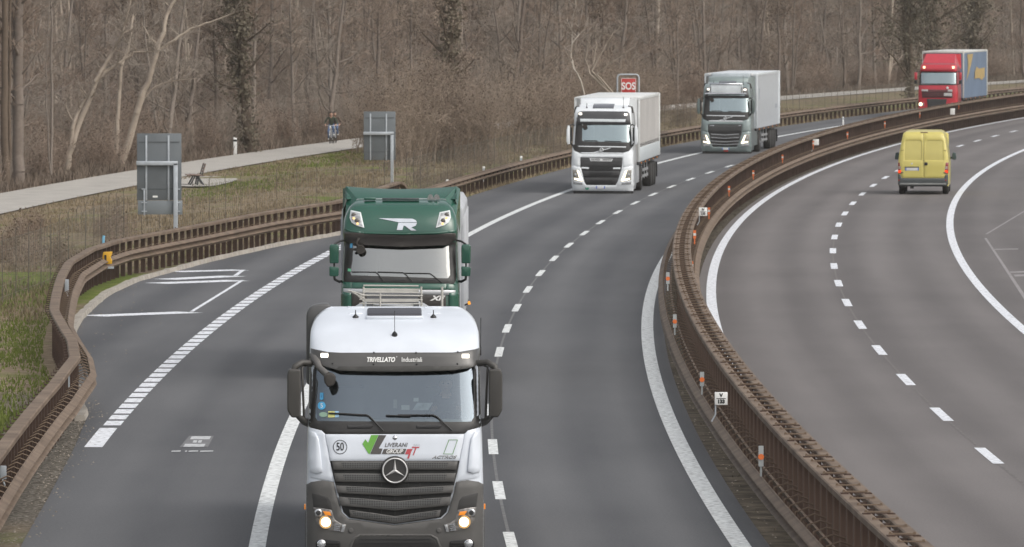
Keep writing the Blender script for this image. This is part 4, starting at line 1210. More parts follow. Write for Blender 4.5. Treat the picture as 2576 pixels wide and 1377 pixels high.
    hr.tube([(-.20, 4.1, 3.6), (-.20, 4.1, 3.84)], .014, 6)
    hr.tube([(.70, 4.3, 3.4), (.70, 4.3, 3.92)], .018, 6)
    for k in range(4): hr.tube([(-.66 + .06 * k, 4.3, 3.87 - .03 * k), (-.42, 4.3, 3.80 - .05 * k)], .010, 5)
    hr.build('hand_rail', mat('rail_white', (.46, .445, .41), .5, var=.12, scale=8), T)
    rings = MB(); rings.cyl((0, 5.2, 3.45), (0, 0, 1), .3, .2, 20); rings.cyl((0, 7.2, 3.45), (0, 0, 1), .3, .2, 20); rings.build('manhole', M_silver, T)
    place_lorry(t, -2.175, 107.6)
    t.rotation_euler[2] += math.radians(-.3)
    return t
white_tanker = build_white_tanker()
# ------------------------------------------------------------------ green lorry (second in the queue)
def mapper(F, k, x0, y0, dist, wmax=1.24):
    def P(x, y):
        X = max(-wmax, min(wmax, (x - x0) / k)); Z = (y0 - y) / k
        return (X, Z - F(X, Z) * (CAM_H - Z) / dist)
    return P
def build_green_lorry():
    t = thing('green_lorry', 'dark green lorry with silver letter R over its windscreen behind the white tanker', 'lorry')
    yc = [(.25, .1), (.6, 0), (1.9, .02), (2.05, .08), (2.9, .30), (2.95, .26), (3.08, .20), (3.2, .22), (3.4, .32), (3.6, .50), (3.7, .66), (3.75, .85), (3.78, 1.4), (3.80, 2.25)]
    Wz = [(.3, 1.235), (1.2, 1.24), (1.8, 1.24), (2.9, 1.19), (3.1, 1.21), (3.4, 1.185), (3.6, 1.10), (3.7, 1.02), (3.78, .92), (3.8, .88)]
    F = front(yc, Wz, .34, 4.0)
    P = mapper(F, 492.0, 832.0, 2094.0, 162)
    A = lambda *p: [P(*q) for q in p]
    M = mat('green_lacquer', (.018, .085, .058), .25, var=.06, scale=1.5, coat=.6)
    M_s = M_silver
    hole = A((345, 672), (470, 690), (850, 706), (1290, 692), (1335, 700), (1350, 1000), (1325, 1035), (330, 1002), (318, 980), (340, 850))
    zs = [.3, .6, 1.0, 1.5, 1.9, 2.05, 2.15, 2.25, 2.35, 2.5, 2.65, 2.8, 2.88, 2.95, 3.02, 3.08, 3.15, 3.25, 3.35, 3.45, 3.55, 3.62, 3.68, 3.73, 3.76, 3.78, 3.80]
    cab_shell(yc, Wz, .34, 4.0, zs, 2.25, hole, na=16).build('cab', M, t)
    I = MB(); I.box((0, 1.9, 2.4), (2.2, .05, 1.5)); I.box((0, 1.1, 1.7), (2.2, 1.5, .05)); I.box((0, 1.1, 3.1), (2.2, 1.5, .05))
    for s in (-1, 1): I.box((s * .7, 1.3, 2.3), (.5, .16, .8))
    I.build('cabin', M_seat, t)
    MB().sidep([(.25, 1.8), (.25, 2.2), (.5, 2.24), (.8, 2.1), (.8, 1.8)], -1.05, 1.05).build('dashboard', M_dash, t)
    sur = A((262, 600), (300, 580), (830, 590), (1380, 580), (1408, 610), (1410, 1050), (1390, 1092), (1340, 1088), (330, 1075), (250, 1070), (246, 1030))
    patch(sur, F, .012, .03, .09, .006, holes=[hole]).build('windscreen_surround', mat('surround_black', (.022, .021, .020), .4, var=.2, scale=4), t)
    patch(hole, F, .004, .004, .10, 0).build('windscreen', glass_mat('windscreen_glass_clear', (.90, .90, .86), .37), t)
    vis = A((256, 556), (370, 560), (490, 576), (830, 590), (1170, 585), (1290, 570), (1412, 565), (1412, 640), (1300, 690), (850, 706), (470, 688), (300, 660), (256, 620))
    patch(vis, F, .17, .02, .08, .004).build('sun_visor', mat('smoked_visor_brown', (.050, .045, .042), .2, var=.1, coat=.4), t)
    # roof panel lip and lamps
    rp = A((250, 535), (256, 512), (330, 540), (490, 560), (830, 568), (1190, 560), (1330, 545), (1420, 520), (1425, 540), (1400, 562), (1170, 580), (830, 588), (490, 575), (330, 560))
    patch(rp, F, .06, .06, .08, .012).build('roof_lip', M, t)
    Mw = mat('lamp_rim_white', (.62, .66, .66), .35)
    for s in (0, 1):
        m_ = (lambda q: [(-x, z) for x, z in q]) if s else (lambda q: q)
        l = patch(m_(A((318, 330), (424, 352), (462, 514), (380, 490), (330, 460), (308, 410))), F, .03, .04, .06, .008).build('roof_lamp', Mw, t)
        patch(m_(A((326, 344), (414, 362), (446, 498), (384, 478), (338, 452), (318, 408))), F, .034, .01, .06, .004).build('lamp_glass', mat('lamp_pale', (.42, .43, .44), .2, metal=.3, var=.3, scale=16), l)
        for (x, y, r) in ((352, 380, .05), (388, 440, .052)):
            c, d = m_([P(x, y)])[0]; disc(l, F, c, d, r, mat('lamp_bowl', (.16, .15, .14), .2, metal=.5), 'lamp_bowl', .044, .01, .012)
        for (x, y) in ((352, 414), (392, 470)):
            c, d = m_([P(x, y)])[0]; disc(l, F, c, d, .026, lamp_mat('warm_bulb', (1, .6, .25), 1.2), 'bulb', .046, .01, .012)
    lg = A((607, 414), (960, 419), (992, 434), (1006, 456), (815, 456), (800, 452))
    patch(lg, F, .012, .002, .08, 0).build('letter_bar', mat('logo_silver', (.56, .60, .66), .4), t)
    lg = A((814, 461), (1006, 461), (994, 492), (948, 508), (1002, 541), (946, 541), (886, 494), (868, 490), (856, 536), (798, 535))
    patch(lg, F, .012, .002, .06, 0).build('letter', mat('logo_silver', (.56, .60, .66), .4), t)
    # roof deflector
    d = MB()
    n = 24
    top = []; bot = []
    for i in range(n + 1):
        x = -1.18 + 2.36 * i / n; q = (x / 1.18) ** 2
        top.append((x, 1.75 + .25 * q * .3, 3.98 + .055 * q)); bot.append((x, 1.40, 3.80 - .03 * q))
    d.add(top + bot + [(x, y + .05, z) for x, y, z in top] + [(x, y + .06, z) for x, y, z in bot], [(i, i + 1, n + 2 + i, n + 1 + i) for i in range(n)] + [(2 * n + 2 + i, 3 * n + 3 + i, 3 * n + 4 + i, 2 * n + 3 + i) for i in range(n)] + [(i, 2 * n + 2 + i, 2 * n + 3 + i, i + 1) for i in range(n)], 0, True)
    for s in (-1, 1):
        d.add([(s * 1.15, 1.30, 3.74), (s * 1.16, 1.76, 4.03), (s * 1.165, 2.6, 4.03), (s * 1.23, 2.6, 3.3), (s * 1.235, 1.9, 3.3), (s * 1.225, 1.6, 3.55)], [(0, 1, 2, 3, 4, 5)])
    for s in (-1, 1): d.add([(s * .93, 1.32, 3.79), (s * 1.16, 1.76, 4.03), (s * 1.245, 1.9, 3.98), (s * 1.245, 1.8, 3.0), (s * 1.17, 1.15, 3.42)], [(0, 1, 2, 3, 4)])
    d.build('roof_deflector', M, t)
    h = MB()
    for x in (.63, .76): h.lathe((x, .93, 3.84), (0, -1, 0), [(.055, .10), (.050, .04), (.02, .0), (.02, -.2)], 16)
    h.box((.695, 1.0, 3.80), (.26, .12, .05)); h.build('air_horn', M_chrome, t)
    h = MB(); h.box((0, 1.0, 3.795), (.78, .34, .03)); h.build('roof_hatch', M_gloss, t, bevel=.01)
    h = MB(); h.box((-.65, .95, 3.80), (.25, .24, .05)); h.build('beacon_mount', M, t, bevel=.02)
    # lower front
    patch(A((246, 1076), (332, 1078), (332, 1140), (246, 1135)), F, .02, .03, .08, .008).build('corner_panel', M, t)
    patch(A((1312, 1092), (1405, 1094), (1405, 1155), (1312, 1150)), F, .02, .03, .08, .008).build('corner_panel', M, t)
    patch(A((334, 1080), (1310, 1092), (1310, 1148), (905, 1150), (885, 1168), (745, 1168), (725, 1146), (334, 1136)), F, .035, .03, .08, .010).build('bonnet', M, t)
    patch(A((246, 1138), (725, 1148), (745, 1170), (885, 1170), (905, 1152), (1405, 1157), (1405, 1205), (246, 1188)), F, .028, .03, .08, .008).build('silver_band', M_s, t)
    gp = A((335, 1192), (1306, 1206), (1306, 1330), (335, 1330))
    patch(gp, F, .02, .03, .09, .008).build('badge_panel', mat('badge_panel_dark', (.045, .040, .037), .4, var=.1), t)
    x, z = P(1212, 1242); put_text(t, 'XF', x, z, .135, M_white, F, .03, bold=.006, shear=.35, sx=1.55)
    g = rect(-.98, .98, .75, 1.55); patch(g, F, .02, .03, .10, .008).build('grille', M_blackp, t)
    for k in range(7): patch(rect(-.94, .94, .80 + .1 * k, .85 + .1 * k), F, .035, .02, .12, .004).build('grille_bar', M_chassis, t)
    patch(rect(-1.235, 1.235, .28, .74), F, .05, .10, .10, .02).build('bumper', M, t)
    for s in (-1, 1):
        patch(rounded([(s * .86, .46), (s * 1.2, .50), (s * 1.2, .72), (s * .86, .70)], .04), F, .06, .03, .06, .006).build('headlight', M_lens, t)
        patch([(s * 1.03, 1.22), (s * 1.245, 1.2), (s * 1.245, 1.80), (s * 1.20, 1.86), (s * 1.03, 1.84)], F, .05, .10, .06, .02).build('corner_fairing', M, t)
    number_plate(t, 0, .5, F, off=.075, digits='')
    wipers(t, F, [A((330, 968), (580, 970), (600, 985), (665, 1060)), A((600, 968), (860, 975), (885, 990), (960, 1062)), A((880, 980), (1140, 984), (1165, 1000), (1265, 1078))], .03, .011)
    for x0 in (440, 750, 1060):
        patch(A((x0, 1062), (x0 + 140, 1066), (x0 + 150, 1040), (x0 + 20, 1034)), F, .02, .02, .08, .004, r=.02).build('grip', M_blackp, t)
    patch(A((312, 722), (338, 720), (338, 674), (314, 672)), F, .016, .002, .05, 0).build('sticker', mat('sticker_blue', (.08, .38, .66), .4, var=.05), t)
    patch(A((290, 962), (322, 964), (322, 936), (292, 934)), F, .016, .002, .05, 0).build('sticker', mat('sticker_green2', (.12, .45, .25), .5), t)
    # mirrors
    for s, xs0, dx in ((-1, -1.48, 0), (1, 1.365, 0)):
        cx = s * 1.385
        m = MB(); m.prism(rounded([(cx - .095, 2.46), (cx + .095, 2.46), (cx + .10, 2.83), (cx + .07, 2.86), (cx - .08, 2.86), (cx - .10, 2.80)], .03), .12, .34); mo = m.build('mirror', M, t, bevel=.035, seg=3)
        MB().box((cx, .345, 2.66), (.15, .008, .34)).build('mirror_glass', M_chrome, mo)
        m = MB(); m.prism(rounded([(cx - .10, 2.19), (cx + .09, 2.19), (cx + .10, 2.38), (cx - .10, 2.40)], .03), .12, .32); m.build('wide_mirror', M, t, bevel=.035, seg=3)
        a = MB(); a.tube([(s * 1.17, .36, 2.94), (s * 1.28, .28, 2.92), (cx - .0, .22, 2.86)], .022, 8); a.tube([(cx, .22, 2.47), (cx, .22, 2.37)], .02, 6); a.tube([(cx, .22, 2.2), (cx - s * .01, .24, 2.12), (cx - s * .10, .3, 2.07), (s * 1.2, .4, 2.08)], .028, 8); a.build('mirror_arm', M_blackp, t)
    x, z = P(425, 735)
    q = MB(); q.lathe((x, .10, z), (.1, -1, -.3), [(.02, -.08), (.09, -.05), (.10, 0), (.09, .02)], 16); q.tube([(x - .18, .12, z - .0), (x - .05, .14, z)], .03, 6); q.tube([(-.86, .05, 3.0), (-.92, .02, 2.9), (x - .05, .08, z + .06)], .03, 6); q.build('kerb_mirror', M_dusty, t)
    chassis(t, .3, 6.0)
    for x in (-1.03, 1.03):
        wheel(t, x, 1.4); wheel(t, x * .96, 4.95, .5, .55)
    # grey tipper body behind
    Mt = mat('tipper_grey', (.42, .435, .46), .55, var=.10, scale=1.4)
    b = MB(); b.prism([(-1.27, 1.2), (1.25, 1.2), (1.25, 3.12), (1.30, 3.2), (1.30, 3.50), (1.20, 3.66), (-1.20, 3.66), (-1.30, 3.50), (-1.30, 3.2), (-1.25, 3.12)], 3.0, 11.6)
    T = b.build('tipper_trailer', Mt, t, bevel=.03)
    rb = MB()
    for i in range(8):
        for s in (-1, 1): rb.box((s * 1.29, 3.2 + 1.15 * i, 2.3), (.07, .10, 2.1))
    rb.box((0, 2.96, 2.5), (.12, .07, 2.6)); rb.build('rib', Mt, T, bevel=.01)
    u = MB(); u.box((-.45, 7.6, .95), (.12, 8.6, .35)); u.box((.45, 7.6, .95), (.12, 8.6, .35)); u.build('underframe', M_chassis, T)
    for i in range(3):
        for s in (-1, 1): plain_wheel(T, s * 1.03, 7.6 + 1.31 * i)
    a = MB(); a.tube([(1.25, 3.2, 1.42), (1.42, 3.2, 1.50)], .02, 6); a.lathe((1.42, 3.2, 1.50), (0, 0, 1), [(.03, -.03), (.032, 0), (.02, .04)], 12, 1); a.build('marker_lamp', [M_blackp, lamp_mat('amber_lit', (1, .38, .05), .9)], T)
    place_lorry(t, -2.37, 161.7)
    return t
green_lorry = build_green_lorry()

# ------------------------------------------------------------------ white and silver lorries of the same build
def build_curved_grille_lorry(white):
    if white:
        t = thing('white_lorry', 'white lorry with pale curtain trailer in front of the red SOS sign', 'lorry')
        M = mat('white_lacquer_clean', (.72, .75, .77), .3, var=.04, coat=.5)
    else:
        t = thing('silver_lorry', 'silver green lorry with white box trailer ahead of the red lorry', 'lorry')
        M = mat('silver_green_lacquer', (.215, .262, .258), .3, metal=.15, var=.05, coat=.5)
    yc = [(.15, .12), (.4, .02), (.8, 0), (1.4, .02), (1.75, .08), (2.0, .14), (2.75, .34), (2.85, .30), (3.2, .36), (3.3, .48), (3.42, .75), (3.5, 1.1), (3.54, 1.6), (3.56, 2.2)]
    Wz = [(.15, 1.20), (.5, 1.245), (1.2, 1.245), (2.0, 1.205), (3.0, 1.15), (3.3, 1.12), (3.45, 1.08), (3.52, 1.0), (3.56, .92)]
    F = front(yc, Wz, .32, 4.2)
    P = mapper(F, 310.0, 440.0, 1298.0, 308)
    A = lambda *p: [P(*q) for q in p]
    hole = A((190, 445), (440, 440), (775, 445), (788, 640), (765, 662), (210, 650), (190, 640))
    zs = [.16, .4, .6, .9, 1.2, 1.5, 1.75, 1.95, 2.05, 2.15, 2.3, 2.45, 2.6, 2.7, 2.78, 2.85, 2.95, 3.1, 3.2, 3.27, 3.33, 3.38, 3.43, 3.47, 3.5, 3.53, 3.55, 3.56]
    cab_shell(yc, Wz, .32, 4.2, zs, 2.2, hole, na=14).build('cab', M, t)
    I = MB(); I.box((0, 1.9, 2.4), (2.1, .05, 1.5)); I.box((0, 1.1, 1.7), (2.1, 1.5, .05)); I.box((0, 1.1, 3.0), (2.1, 1.5, .05))
    for s in (-1, 1): I.box((s * .66, 1.3, 2.25), (.5, .16, .8))
    I.build('cabin', M_seat, t)
    MB().sidep([(.25, 1.8), (.25, 2.1), (.5, 2.14), (.8, 2.0), (.8, 1.8)], -1.0, 1.0).build('dashboard', M_dash, t)
    sur = A((108, 440), (440, 432), (790, 440), (800, 660), (800, 700), (845, 690), (850, 700), (770, 770), (700, 790), (705, 800), (180, 800), (95, 765), (70, 720), (70, 690), (95, 690))
    patch(sur, F, .014, .03, .10, .006, holes=[hole]).build('windscreen_surround', mat('surround_black', (.022, .021, .020), .4, var=.2, scale=4), t)
    patch(hole, F, .004, .004, .12, 0).build('windscreen', glass_mat('windscreen_glass_pale', (.82, .95, .95), .46), t)
    vis = A((140, 290), (180, 278), (440, 278), (740, 282), (770, 300), (788, 440), (440, 450), (108, 440))
    patch(vis, F, .06, .05, .10, .008).build('sun_visor', mat('visor_dark', (.050, .050, .053), .3, var=.1, coat=.4), t)
    bar = A((162, 372), (728, 378), (720, 412), (166, 406))
    if white: patch(bar, F, .075, .02, .1, .004).build('visor_strip', mat('strip_white', (.62, .66, .68), .4), t)
    else:
        patch(bar, F, .085, .03, .1, .004).build('visor_strip', mat('strip_silver', (.42, .50, .53), .3, metal=.4), t)
        bx = MB(); bx.box((0, .16, 3.20), (1.48, .10, .40)); bx.build('sign_box', mat('sign_box_white', (.66, .70, .72), .4), t, bevel=.02)
        fr = MB(); fr.tube([(-.80, .10, 2.96), (-.80, .10, 3.44), (.80, .10, 3.44), (.80, .10, 2.96)], .035, 8); fr.tube([(-1.02, .10, 2.96), (1.02, .10, 2.96)], .045, 8); fr.build('lamp_bar', M_chrome, t)
    for x0, x1, y0, y1 in ((146, 184, 298, 324), (708, 744, 306, 332)):
        patch(A((x0, y1), (x1, y1), (x1, y0), (x0, y0)), F, .082, .02, .06, .003, r=.02).build('marker_lamp', L_mark, t)
    # roof: hatch, aerials, deflector
    q = MB(); q.sidep([(.70, 3.37), (1.50, 3.535), (1.50, 3.57), (1.3, 3.57), (.66, 3.42)], -.42, .42); q.build('roof_hatch', M_gloss if not white else mat('hatch_grey', (.10, .105, .12), .2, coat=.4), t, bevel=.012)
    d = MB(); d.sidep([(1.6, 3.5), (1.75, 3.72), (1.95, 3.79), (2.25, 3.80), (2.25, 3.4)], -.98, .98)
    for s in (-1, 1): d.add([(s * 1.0, 1.65, 3.5), (s * 1.0, 1.8, 3.72), (s * 1.05, 2.25, 3.79), (s * 1.22, 2.7, 3.76), (s * 1.23, 2.7, 2.0), (s * 1.15, 2.2, 3.2)], [(0, 1, 2, 5), (2, 3, 4, 5)])
    d.build('roof_deflector', M, t, bevel=.03)
    for s, x in ((-1, -.66), (1, .80)):
        a = MB(); a.lathe((x, .75, 3.40), (0, 0, 1), [(.04, 0), (.03, .05), (.012, .06), (.01, .2 if s < 0 else .45)], 10); a.build('aerial', M_blackp, t)
        a = MB(); a.tube([(s * .98, 1.0, 3.46), (s * 1.12, 1.1, 3.42), (s * 1.17, 1.12, 3.2)], [.05, .045, .03], 6); a.build('roof_horn', M_dusty, t)
    # face
    for pts, nm in ((((135, 706), (735, 712), (733, 726), (150, 718)), 'chrome_strip'), (((172, 786), (700, 790), (700, 806), (185, 804)), 'chrome_strip'), (((300, 795), (330, 795), (556, 732), (530, 730)), 'chrome_slash')):
        patch(A(*pts), F, .03, .03, .12, .004).build(nm, mat('bright_trim', (.70, .72, .73), .25, metal=.4), t)
    c, dd = P(433, 755); b = MB(); yb = F(c, dd) - .045; b.tube([(c + .068 * math.cos(a), yb, dd + .068 * math.sin(a)) for a in [2 * PI * i / 24 for i in range(25)]], .016, 6, cap=False); b.box((c, yb, dd), (.09, .012, .028)); b.build('badge_ring', mat('bright_trim', (.70, .72, .73), .25, metal=.4), t)
    fp = A((82, 770), (170, 806), (710, 808), (775, 775), (835, 760), (812, 960), (700, 970), (690, 850), (172, 848), (170, 965), (85, 948))
    patch(fp, F, .022, .03, .10, .012).build('front_panel', M, t)
    gr = A((172, 850), (690, 850), (685, 970), (665, 1060), (640, 1150), (610, 1190), (240, 1190), (210, 1150), (190, 1060), (172, 970))
    patch(gr, F, .01, .03, .10, .006).build('grille', M_blackp, t)
    Mgd = mat('grille_grey', (.040, .040, .041), .5, var=.15)
    for (y0, y1, x0, x1) in ((860, 965, 176, 686), (1015, 1080, 205, 655), (1100, 1175, 225, 635)):
        patch(A((x0, y1), (x1, y1), (x1 + 4, y0), (x0 - 4, y0)), F, .03, .03, .1, .008, r=.03).build('grille_frame', Mgd, t)
    for (y0, y1) in ((980, 1015), (1034, 1070), (1126, 1160)):
        for k in range(3):
            yy = y0 + (y1 - y0) * k / 3
            patch(A((290, yy + 8), (565, yy + 8), (565, yy), (290, yy)), F, .045, .02, .2, .003).build('grille_bar', M_blackp, t)
    if white:
        o1 = A((286, 858), (574, 866), (560, 898), (300, 894)); i1 = A((302, 866), (558, 872), (550, 890), (308, 888))
        patch(o1, F, .04, .02, .08, .004, holes=[i1]).build('grille_badge_frame', mat('bright_white', (.66, .67, .67), .4), t)
        patch(A((300, 882), (556, 886), (556, 880), (300, 876)), F, .042, .02, .1, .002).build('grille_badge_bar', mat('bright_white', (.66, .67, .67), .4), t)
        patch(A((414, 896), (446, 896), (446, 864), (414, 864)), F, .05, .02, .1, .002).build('grille_badge', mat('bright_white', (.66, .67, .67), .4), t)
        for q in (((186, 986), (278, 990), (280, 972), (186, 966)), ((576, 992), (666, 992), (668, 972), (580, 974))):
            patch(A(*q), F, .045, .02, .1, .004).build('grille_tab', M, t)
    else:
        for q in (((195, 872), (262, 872), (262, 862), (195, 862)), ((640, 872), (676, 872), (676, 862), (640, 862))):
            patch(A(*q), F, .045, .02, .1, .004).build('grille_tab', M_chrome, t)
        for yy in (1000, 1052, 1104, 1150):
            patch(A((215, yy), (430, yy + 14), (645, yy), (645, yy - 9), (430, yy + 5), (215, yy - 9)), F, .05, .02, .1, .003).build('grille_trim', M_silver, t)
    bm = A((62, 960), (95, 950), (178, 975), (200, 1060), (220, 1150), (245, 1192), (605, 1192), (632, 1150), (660, 1060), (686, 975), (790, 955), (822, 960), (828, 1180), (820, 1262), (72, 1258), (60, 1180))
    patch(bm, F, .045, .10, .10, .016).build('bumper', M, t)
    for s in (0, 1):
        m_ = (lambda q: [(-x, z) for x, z in q]) if s else (lambda q: q)
        h = patch(m_(A((74, 1000), (128, 1005), (205, 1136), (190, 1146), (84, 1128))), F, .055, .03, .06, .006).build('headlight', mat('lamp_housing_pale', (.30, .29, .26), .25, metal=.3, var=.4, scale=14), t)
        patch(m_(A((128, 1006), (150, 1012), (206, 1136), (190, 1144), (95, 1122), (98, 1100), (160, 1112))), F, .065, .02, .05, .003).build('day_light_strip', L_drl, h)
        c, d = m_([P(112, 1062)])[0]; disc(h, F, c, d, .05, M_lens, 'high_beam', .062, .02, .01)
        patch(m_(A((80, 1140), (196, 1160), (198, 1184), (84, 1180))), F, .055, .03, .06, .006).build('fog_lamp', M_lens, t)
    patch(A((75, 1262), (820, 1266), (815, 1310), (85, 1306)), F, -.02, .05, .12, .0).build('under_shade', M_blackp, t)  # black strip down to the road, painted shade beneath the bumper
    c, d = P(421 if white else 440, 1217); number_plate(t, c, d, F, off=.055)
    if white:
        c, d = P(255, 1225); disc(t, F, c, d, .078, mat('disc_green', (.02, .22, .13), .5), 'round_sticker', .05, .01, .001); put_text(t, 'L', c, d, .12, M_white, F, .058, bold=.004, name='sticker_letter')
    else:
        c, d = P(444, 1252); MB().box((c, F(c, d) - .06, d), (.22, .02, .05)).build('red_plate', mat('plate_red', (.5, .04, .03), .5), t)
    wipers(t, F, [A((215, 640), (370, 642), (382, 650), (392, 692)), A((470, 646), (668, 650), (676, 660), (680, 696))], .03, .014)
    for s in (-1, 1):
        mo = MB(); cx = s * 1.335
        mo.prism(rounded([(s * 1.29, 1.98), (s * 1.38, 1.96), (s * 1.425, 2.1), (s * 1.42, 2.55), (s * 1.37, 2.72), (s * 1.29, 2.70)], .02), .02, .26); m1 = mo.build('mirror', M if white else mat('mirror_dark_green', (.10, .13, .125), .4), t, bevel=.025)
        q = MB(); q.tube([(s * 1.13, .30, 2.72), (s * 1.20, .2, 2.76), (s * 1.29, .14, 2.70), (s * 1.285, .14, 2.05), (s * 1.19, .26, 1.92)], .03, 8); q.box((s * 1.25, .24, 2.36), (.09, .04, .55)); q.build('mirror_arm', M_blackp, t)
    c, d = P(222, 470); q = MB(); q.lathe((c, F(c, d) - .14, d), (.2, -1, -.3), [(.02, -.07), (.09, -.03), (.1, 0)], 14); q.build('kerb_mirror', M_dusty, t)
    chassis(t, .3, 5.6, 2.46)
    for x in (-1.03, 1.03):
        wheel(t, x, 1.38); wheel(t, x * .96, 5.0, .5, .55)
    sk = MB()
    for s in (-1, 1): sk.box((s * 1.20, .95, .68), (.07, .85, .75)); sk.box((s * 1.18, 3.1, .72), (.06, 2.3, .72))
    sk.build('side_skirt', M, t, bevel=.02)
    if white:
        trailer(t, 2.95, 13.6, 3.80, 1.2, mat('curtain_pale', (.44, .425, .41), .65, var=.10, scale=.6), mat('trailer_roof_white', (.62, .63, .62), .5), m_low=mat('drop_side_white', (.52, .56, .58), .45, var=.06), zlow=1.78)
        # strap row along the curtain foot
        tr = [c for c in t.children if c.name.startswith('trailer')][0]
        sb_ = MB()
        for s in (-1, 1):
            for i in range(30): sb_.box((s * 1.295, 3.3 + .44 * i, 1.86), (.012, .035, .15), rot=Matrix.Rotation(.5, 3, 'X'))
        sb_.build('strap', mat('strap_grey', (.10, .10, .10), .8), tr)
    else:
        tr = trailer(t, 2.95, 13.6, 3.92, 1.2, mat('box_white', (.62, .66, .70), .3, var=.05, coat=.3), mat('box_roof_white', (.60, .63, .65), .4), curtain=False)
        q = MB(); q.box((0, 2.80, 3.5), (1.9, .4, .9)); q.build('cooling_unit', mat('unit_pale', (.45, .50, .53), .5), tr, bevel=.05)
        for s in (-1, 1): q = MB().box((s * 1.05, 2.93, 3.88), (.10, .05, .10)); q.build('front_lamp', M_white, tr)
        dk = MB()
        for (yy, z, ww, hh) in ((4.5, 2.9, .5, .55), (14.6, 2.15, 1.3, .22)): dk.box((1.282, yy, z), (.006, ww, hh))
        dk.build('side_marking', mat('marking_grey', (.36, .39, .43), .5), tr)
    return t
wl = build_curved_grille_lorry(True); place_lorry(wl, -2.50, 306.8)
sl_ = build_curved_grille_lorry(False); place_lorry(sl_, -2.72, 379.5)

# ------------------------------------------------------------------ red lorry, farthest away
def build_red_lorry():
    t = thing('red_lorry', 'red lorry with blue curtain trailer, farthest away behind the median barrier', 'lorry')
    yc = [(.3, .05), (.6, 0), (1.9, .02), (2.9, .28), (3.0, .22), (3.3, .34), (3.36, .45), (3.4, .9), (3.42, 2.2)]
    Wz = [(.3, 1.235), (1.8, 1.24), (2.9, 1.17), (3.2, 1.15), (3.36, 1.08), (3.42, 1.0)]
    F = front(yc, Wz, .30, 4.0)
    P = mapper(F, 281.0, 635.0, 1353.0, 485)
    A = lambda *p: [P(*q) for q in p]
    M = mat('red_lacquer', (.46, .018, .035), .3, var=.06, coat=.5)
    hole = A((330, 560), (945, 560), (950, 755), (345, 760))
    cab_shell(yc, Wz, .30, 4.0, [.3, .6, 1.0, 1.5, 1.9, 2.1, 2.15, 2.3, 2.5, 2.7, 2.8, 2.9, 2.95, 3.0, 3.1, 3.2, 3.3, 3.34, 3.38, 3.40, 3.42], 2.2, hole, na=12).build('cab', M, t)
    I = MB(); I.box((0, 1.9, 2.4), (2.1, .05, 1.5)); I.box((0, 1.1, 1.7), (2.1, 1.5, .05)); I.build('cabin', M_seat, t)
    patch(A((305, 525), (960, 530), (965, 775), (300, 780)), F, .014, .03, .12, .006, holes=[hole]).build('windscreen_surround', mat('surround_black', (.022, .021, .020), .4, var=.2, scale=4), t)
    patch(hole, F, .004, .004, .12, 0).build('windscreen', glass_mat('windscreen_glass_pale', (.82, .95, .95), .46), t)
    patch(A((330, 430), (960, 430), (965, 520), (960, 540), (320, 535), (325, 510)), F, .12, .04, .12, .01).build('sun_visor', M, t)
    for x0, x1 in ((372, 408), (884, 920)):
        patch(A((x0, 482), (x1, 482), (x1, 442), (x0, 442)), F, .135, .02, .06, .002, r=.02).build('marker_lamp', lamp_mat('marker_warm', (1, .75, .4), 2.2), t)
    d = MB(); d.add([(-1.0, .55, 3.40), (1.0, .55, 3.40), (.92, 1.7, 4.0), (-.92, 1.7, 4.0)], [(0, 1, 2, 3)])
    for s in (-1, 1): d.add([(s * 1.0, .55, 3.40), (s * .92, 1.7, 4.0), (s * 1.2, 2.3, 3.98), (s * 1.22, 2.3, 3.0), (s * 1.1, .9, 3.36)], [(0, 1, 2, 3, 4)])
    d.build('roof_deflector', M, t, fix=False)
    patch(A((350, 850), (895, 858), (900, 1000), (360, 1000)), F, .02, .03, .12, .01).build('upper_grille', mat('grille_dark_red', (.10, .022, .026), .5, var=.2), t)
    for k in range(3): patch(A((362, 905 + 34 * k), (890, 908 + 34 * k), (890, 900 + 34 * k), (362, 897 + 34 * k)), F, .03, .02, .2, .002).build('grille_bar', M_blackp, t)
    patch(A((445, 1015), (800, 1020), (770, 1170), (460, 1170)), F, .03, .03, .12, .01).build('lower_grille', M_chassis, t)
    for k in range(4): patch(A((465, 1046 + 32 * k), (780, 1046 + 32 * k), (780, 1036 + 32 * k), (465, 1036 + 32 * k)), F, .045, .02, .2, .002).build('grille_bar', M_plastic, t)
    patch(rect(-1.24, 1.24, .25, .66), F, .04, .08, .12, .02).build('bumper', M, t)
    for q in (((350, 882), (465, 884), (465, 852), (350, 850)), ((815, 886), (895, 888), (895, 852), (815, 850)), ((745, 965), (885, 968), (885, 915), (745, 912))):
        patch(A(*q), F, .04, .01, .1, .002).build('white_lettering', mat('lettering_pale', (.5, .48, .47), .5, var=.3, scale=20), t)
    c, d_ = P(808, 822); disc(t, F, c, d_, .08, M_white, 'round_badge', .04, .02, .004)
    for s in (-1, 1):
        c, d_ = P(635 + s * 290, 1112)
        h = patch(rounded(rect(c - .17, c + .17, d_ - .10, d_ + .10), .03), F, .05, .03, .06, .006).build('headlight', M_lens, t)
        disc(h, F, c + s * .04, d_, .105, L_head, 'low_beam', .07, .03, .03)
        mo = MB(); mo.box((s * 1.40, .2, 2.62), (.16, .2, .46)); mo.build('mirror', M, t, bevel=.03)
        q = MB(); q.box((s * 1.40, .2, 2.24), (.15, .2, .22)); q.tube([(s * 1.15, .3, 2.9), (s * 1.4, .22, 2.88)], .025, 6); q.tube([(s * 1.2, .3, 2.1), (s * 1.4, .22, 2.14)], .025, 6); q.build('mirror_arm', M_blackp, t)
    wipers(t, F, [A((360, 750), (600, 752), (640, 775)), A((620, 750), (850, 752), (890, 775))], .03, .014)
    chassis(t, .3, 5.6, 2.46)
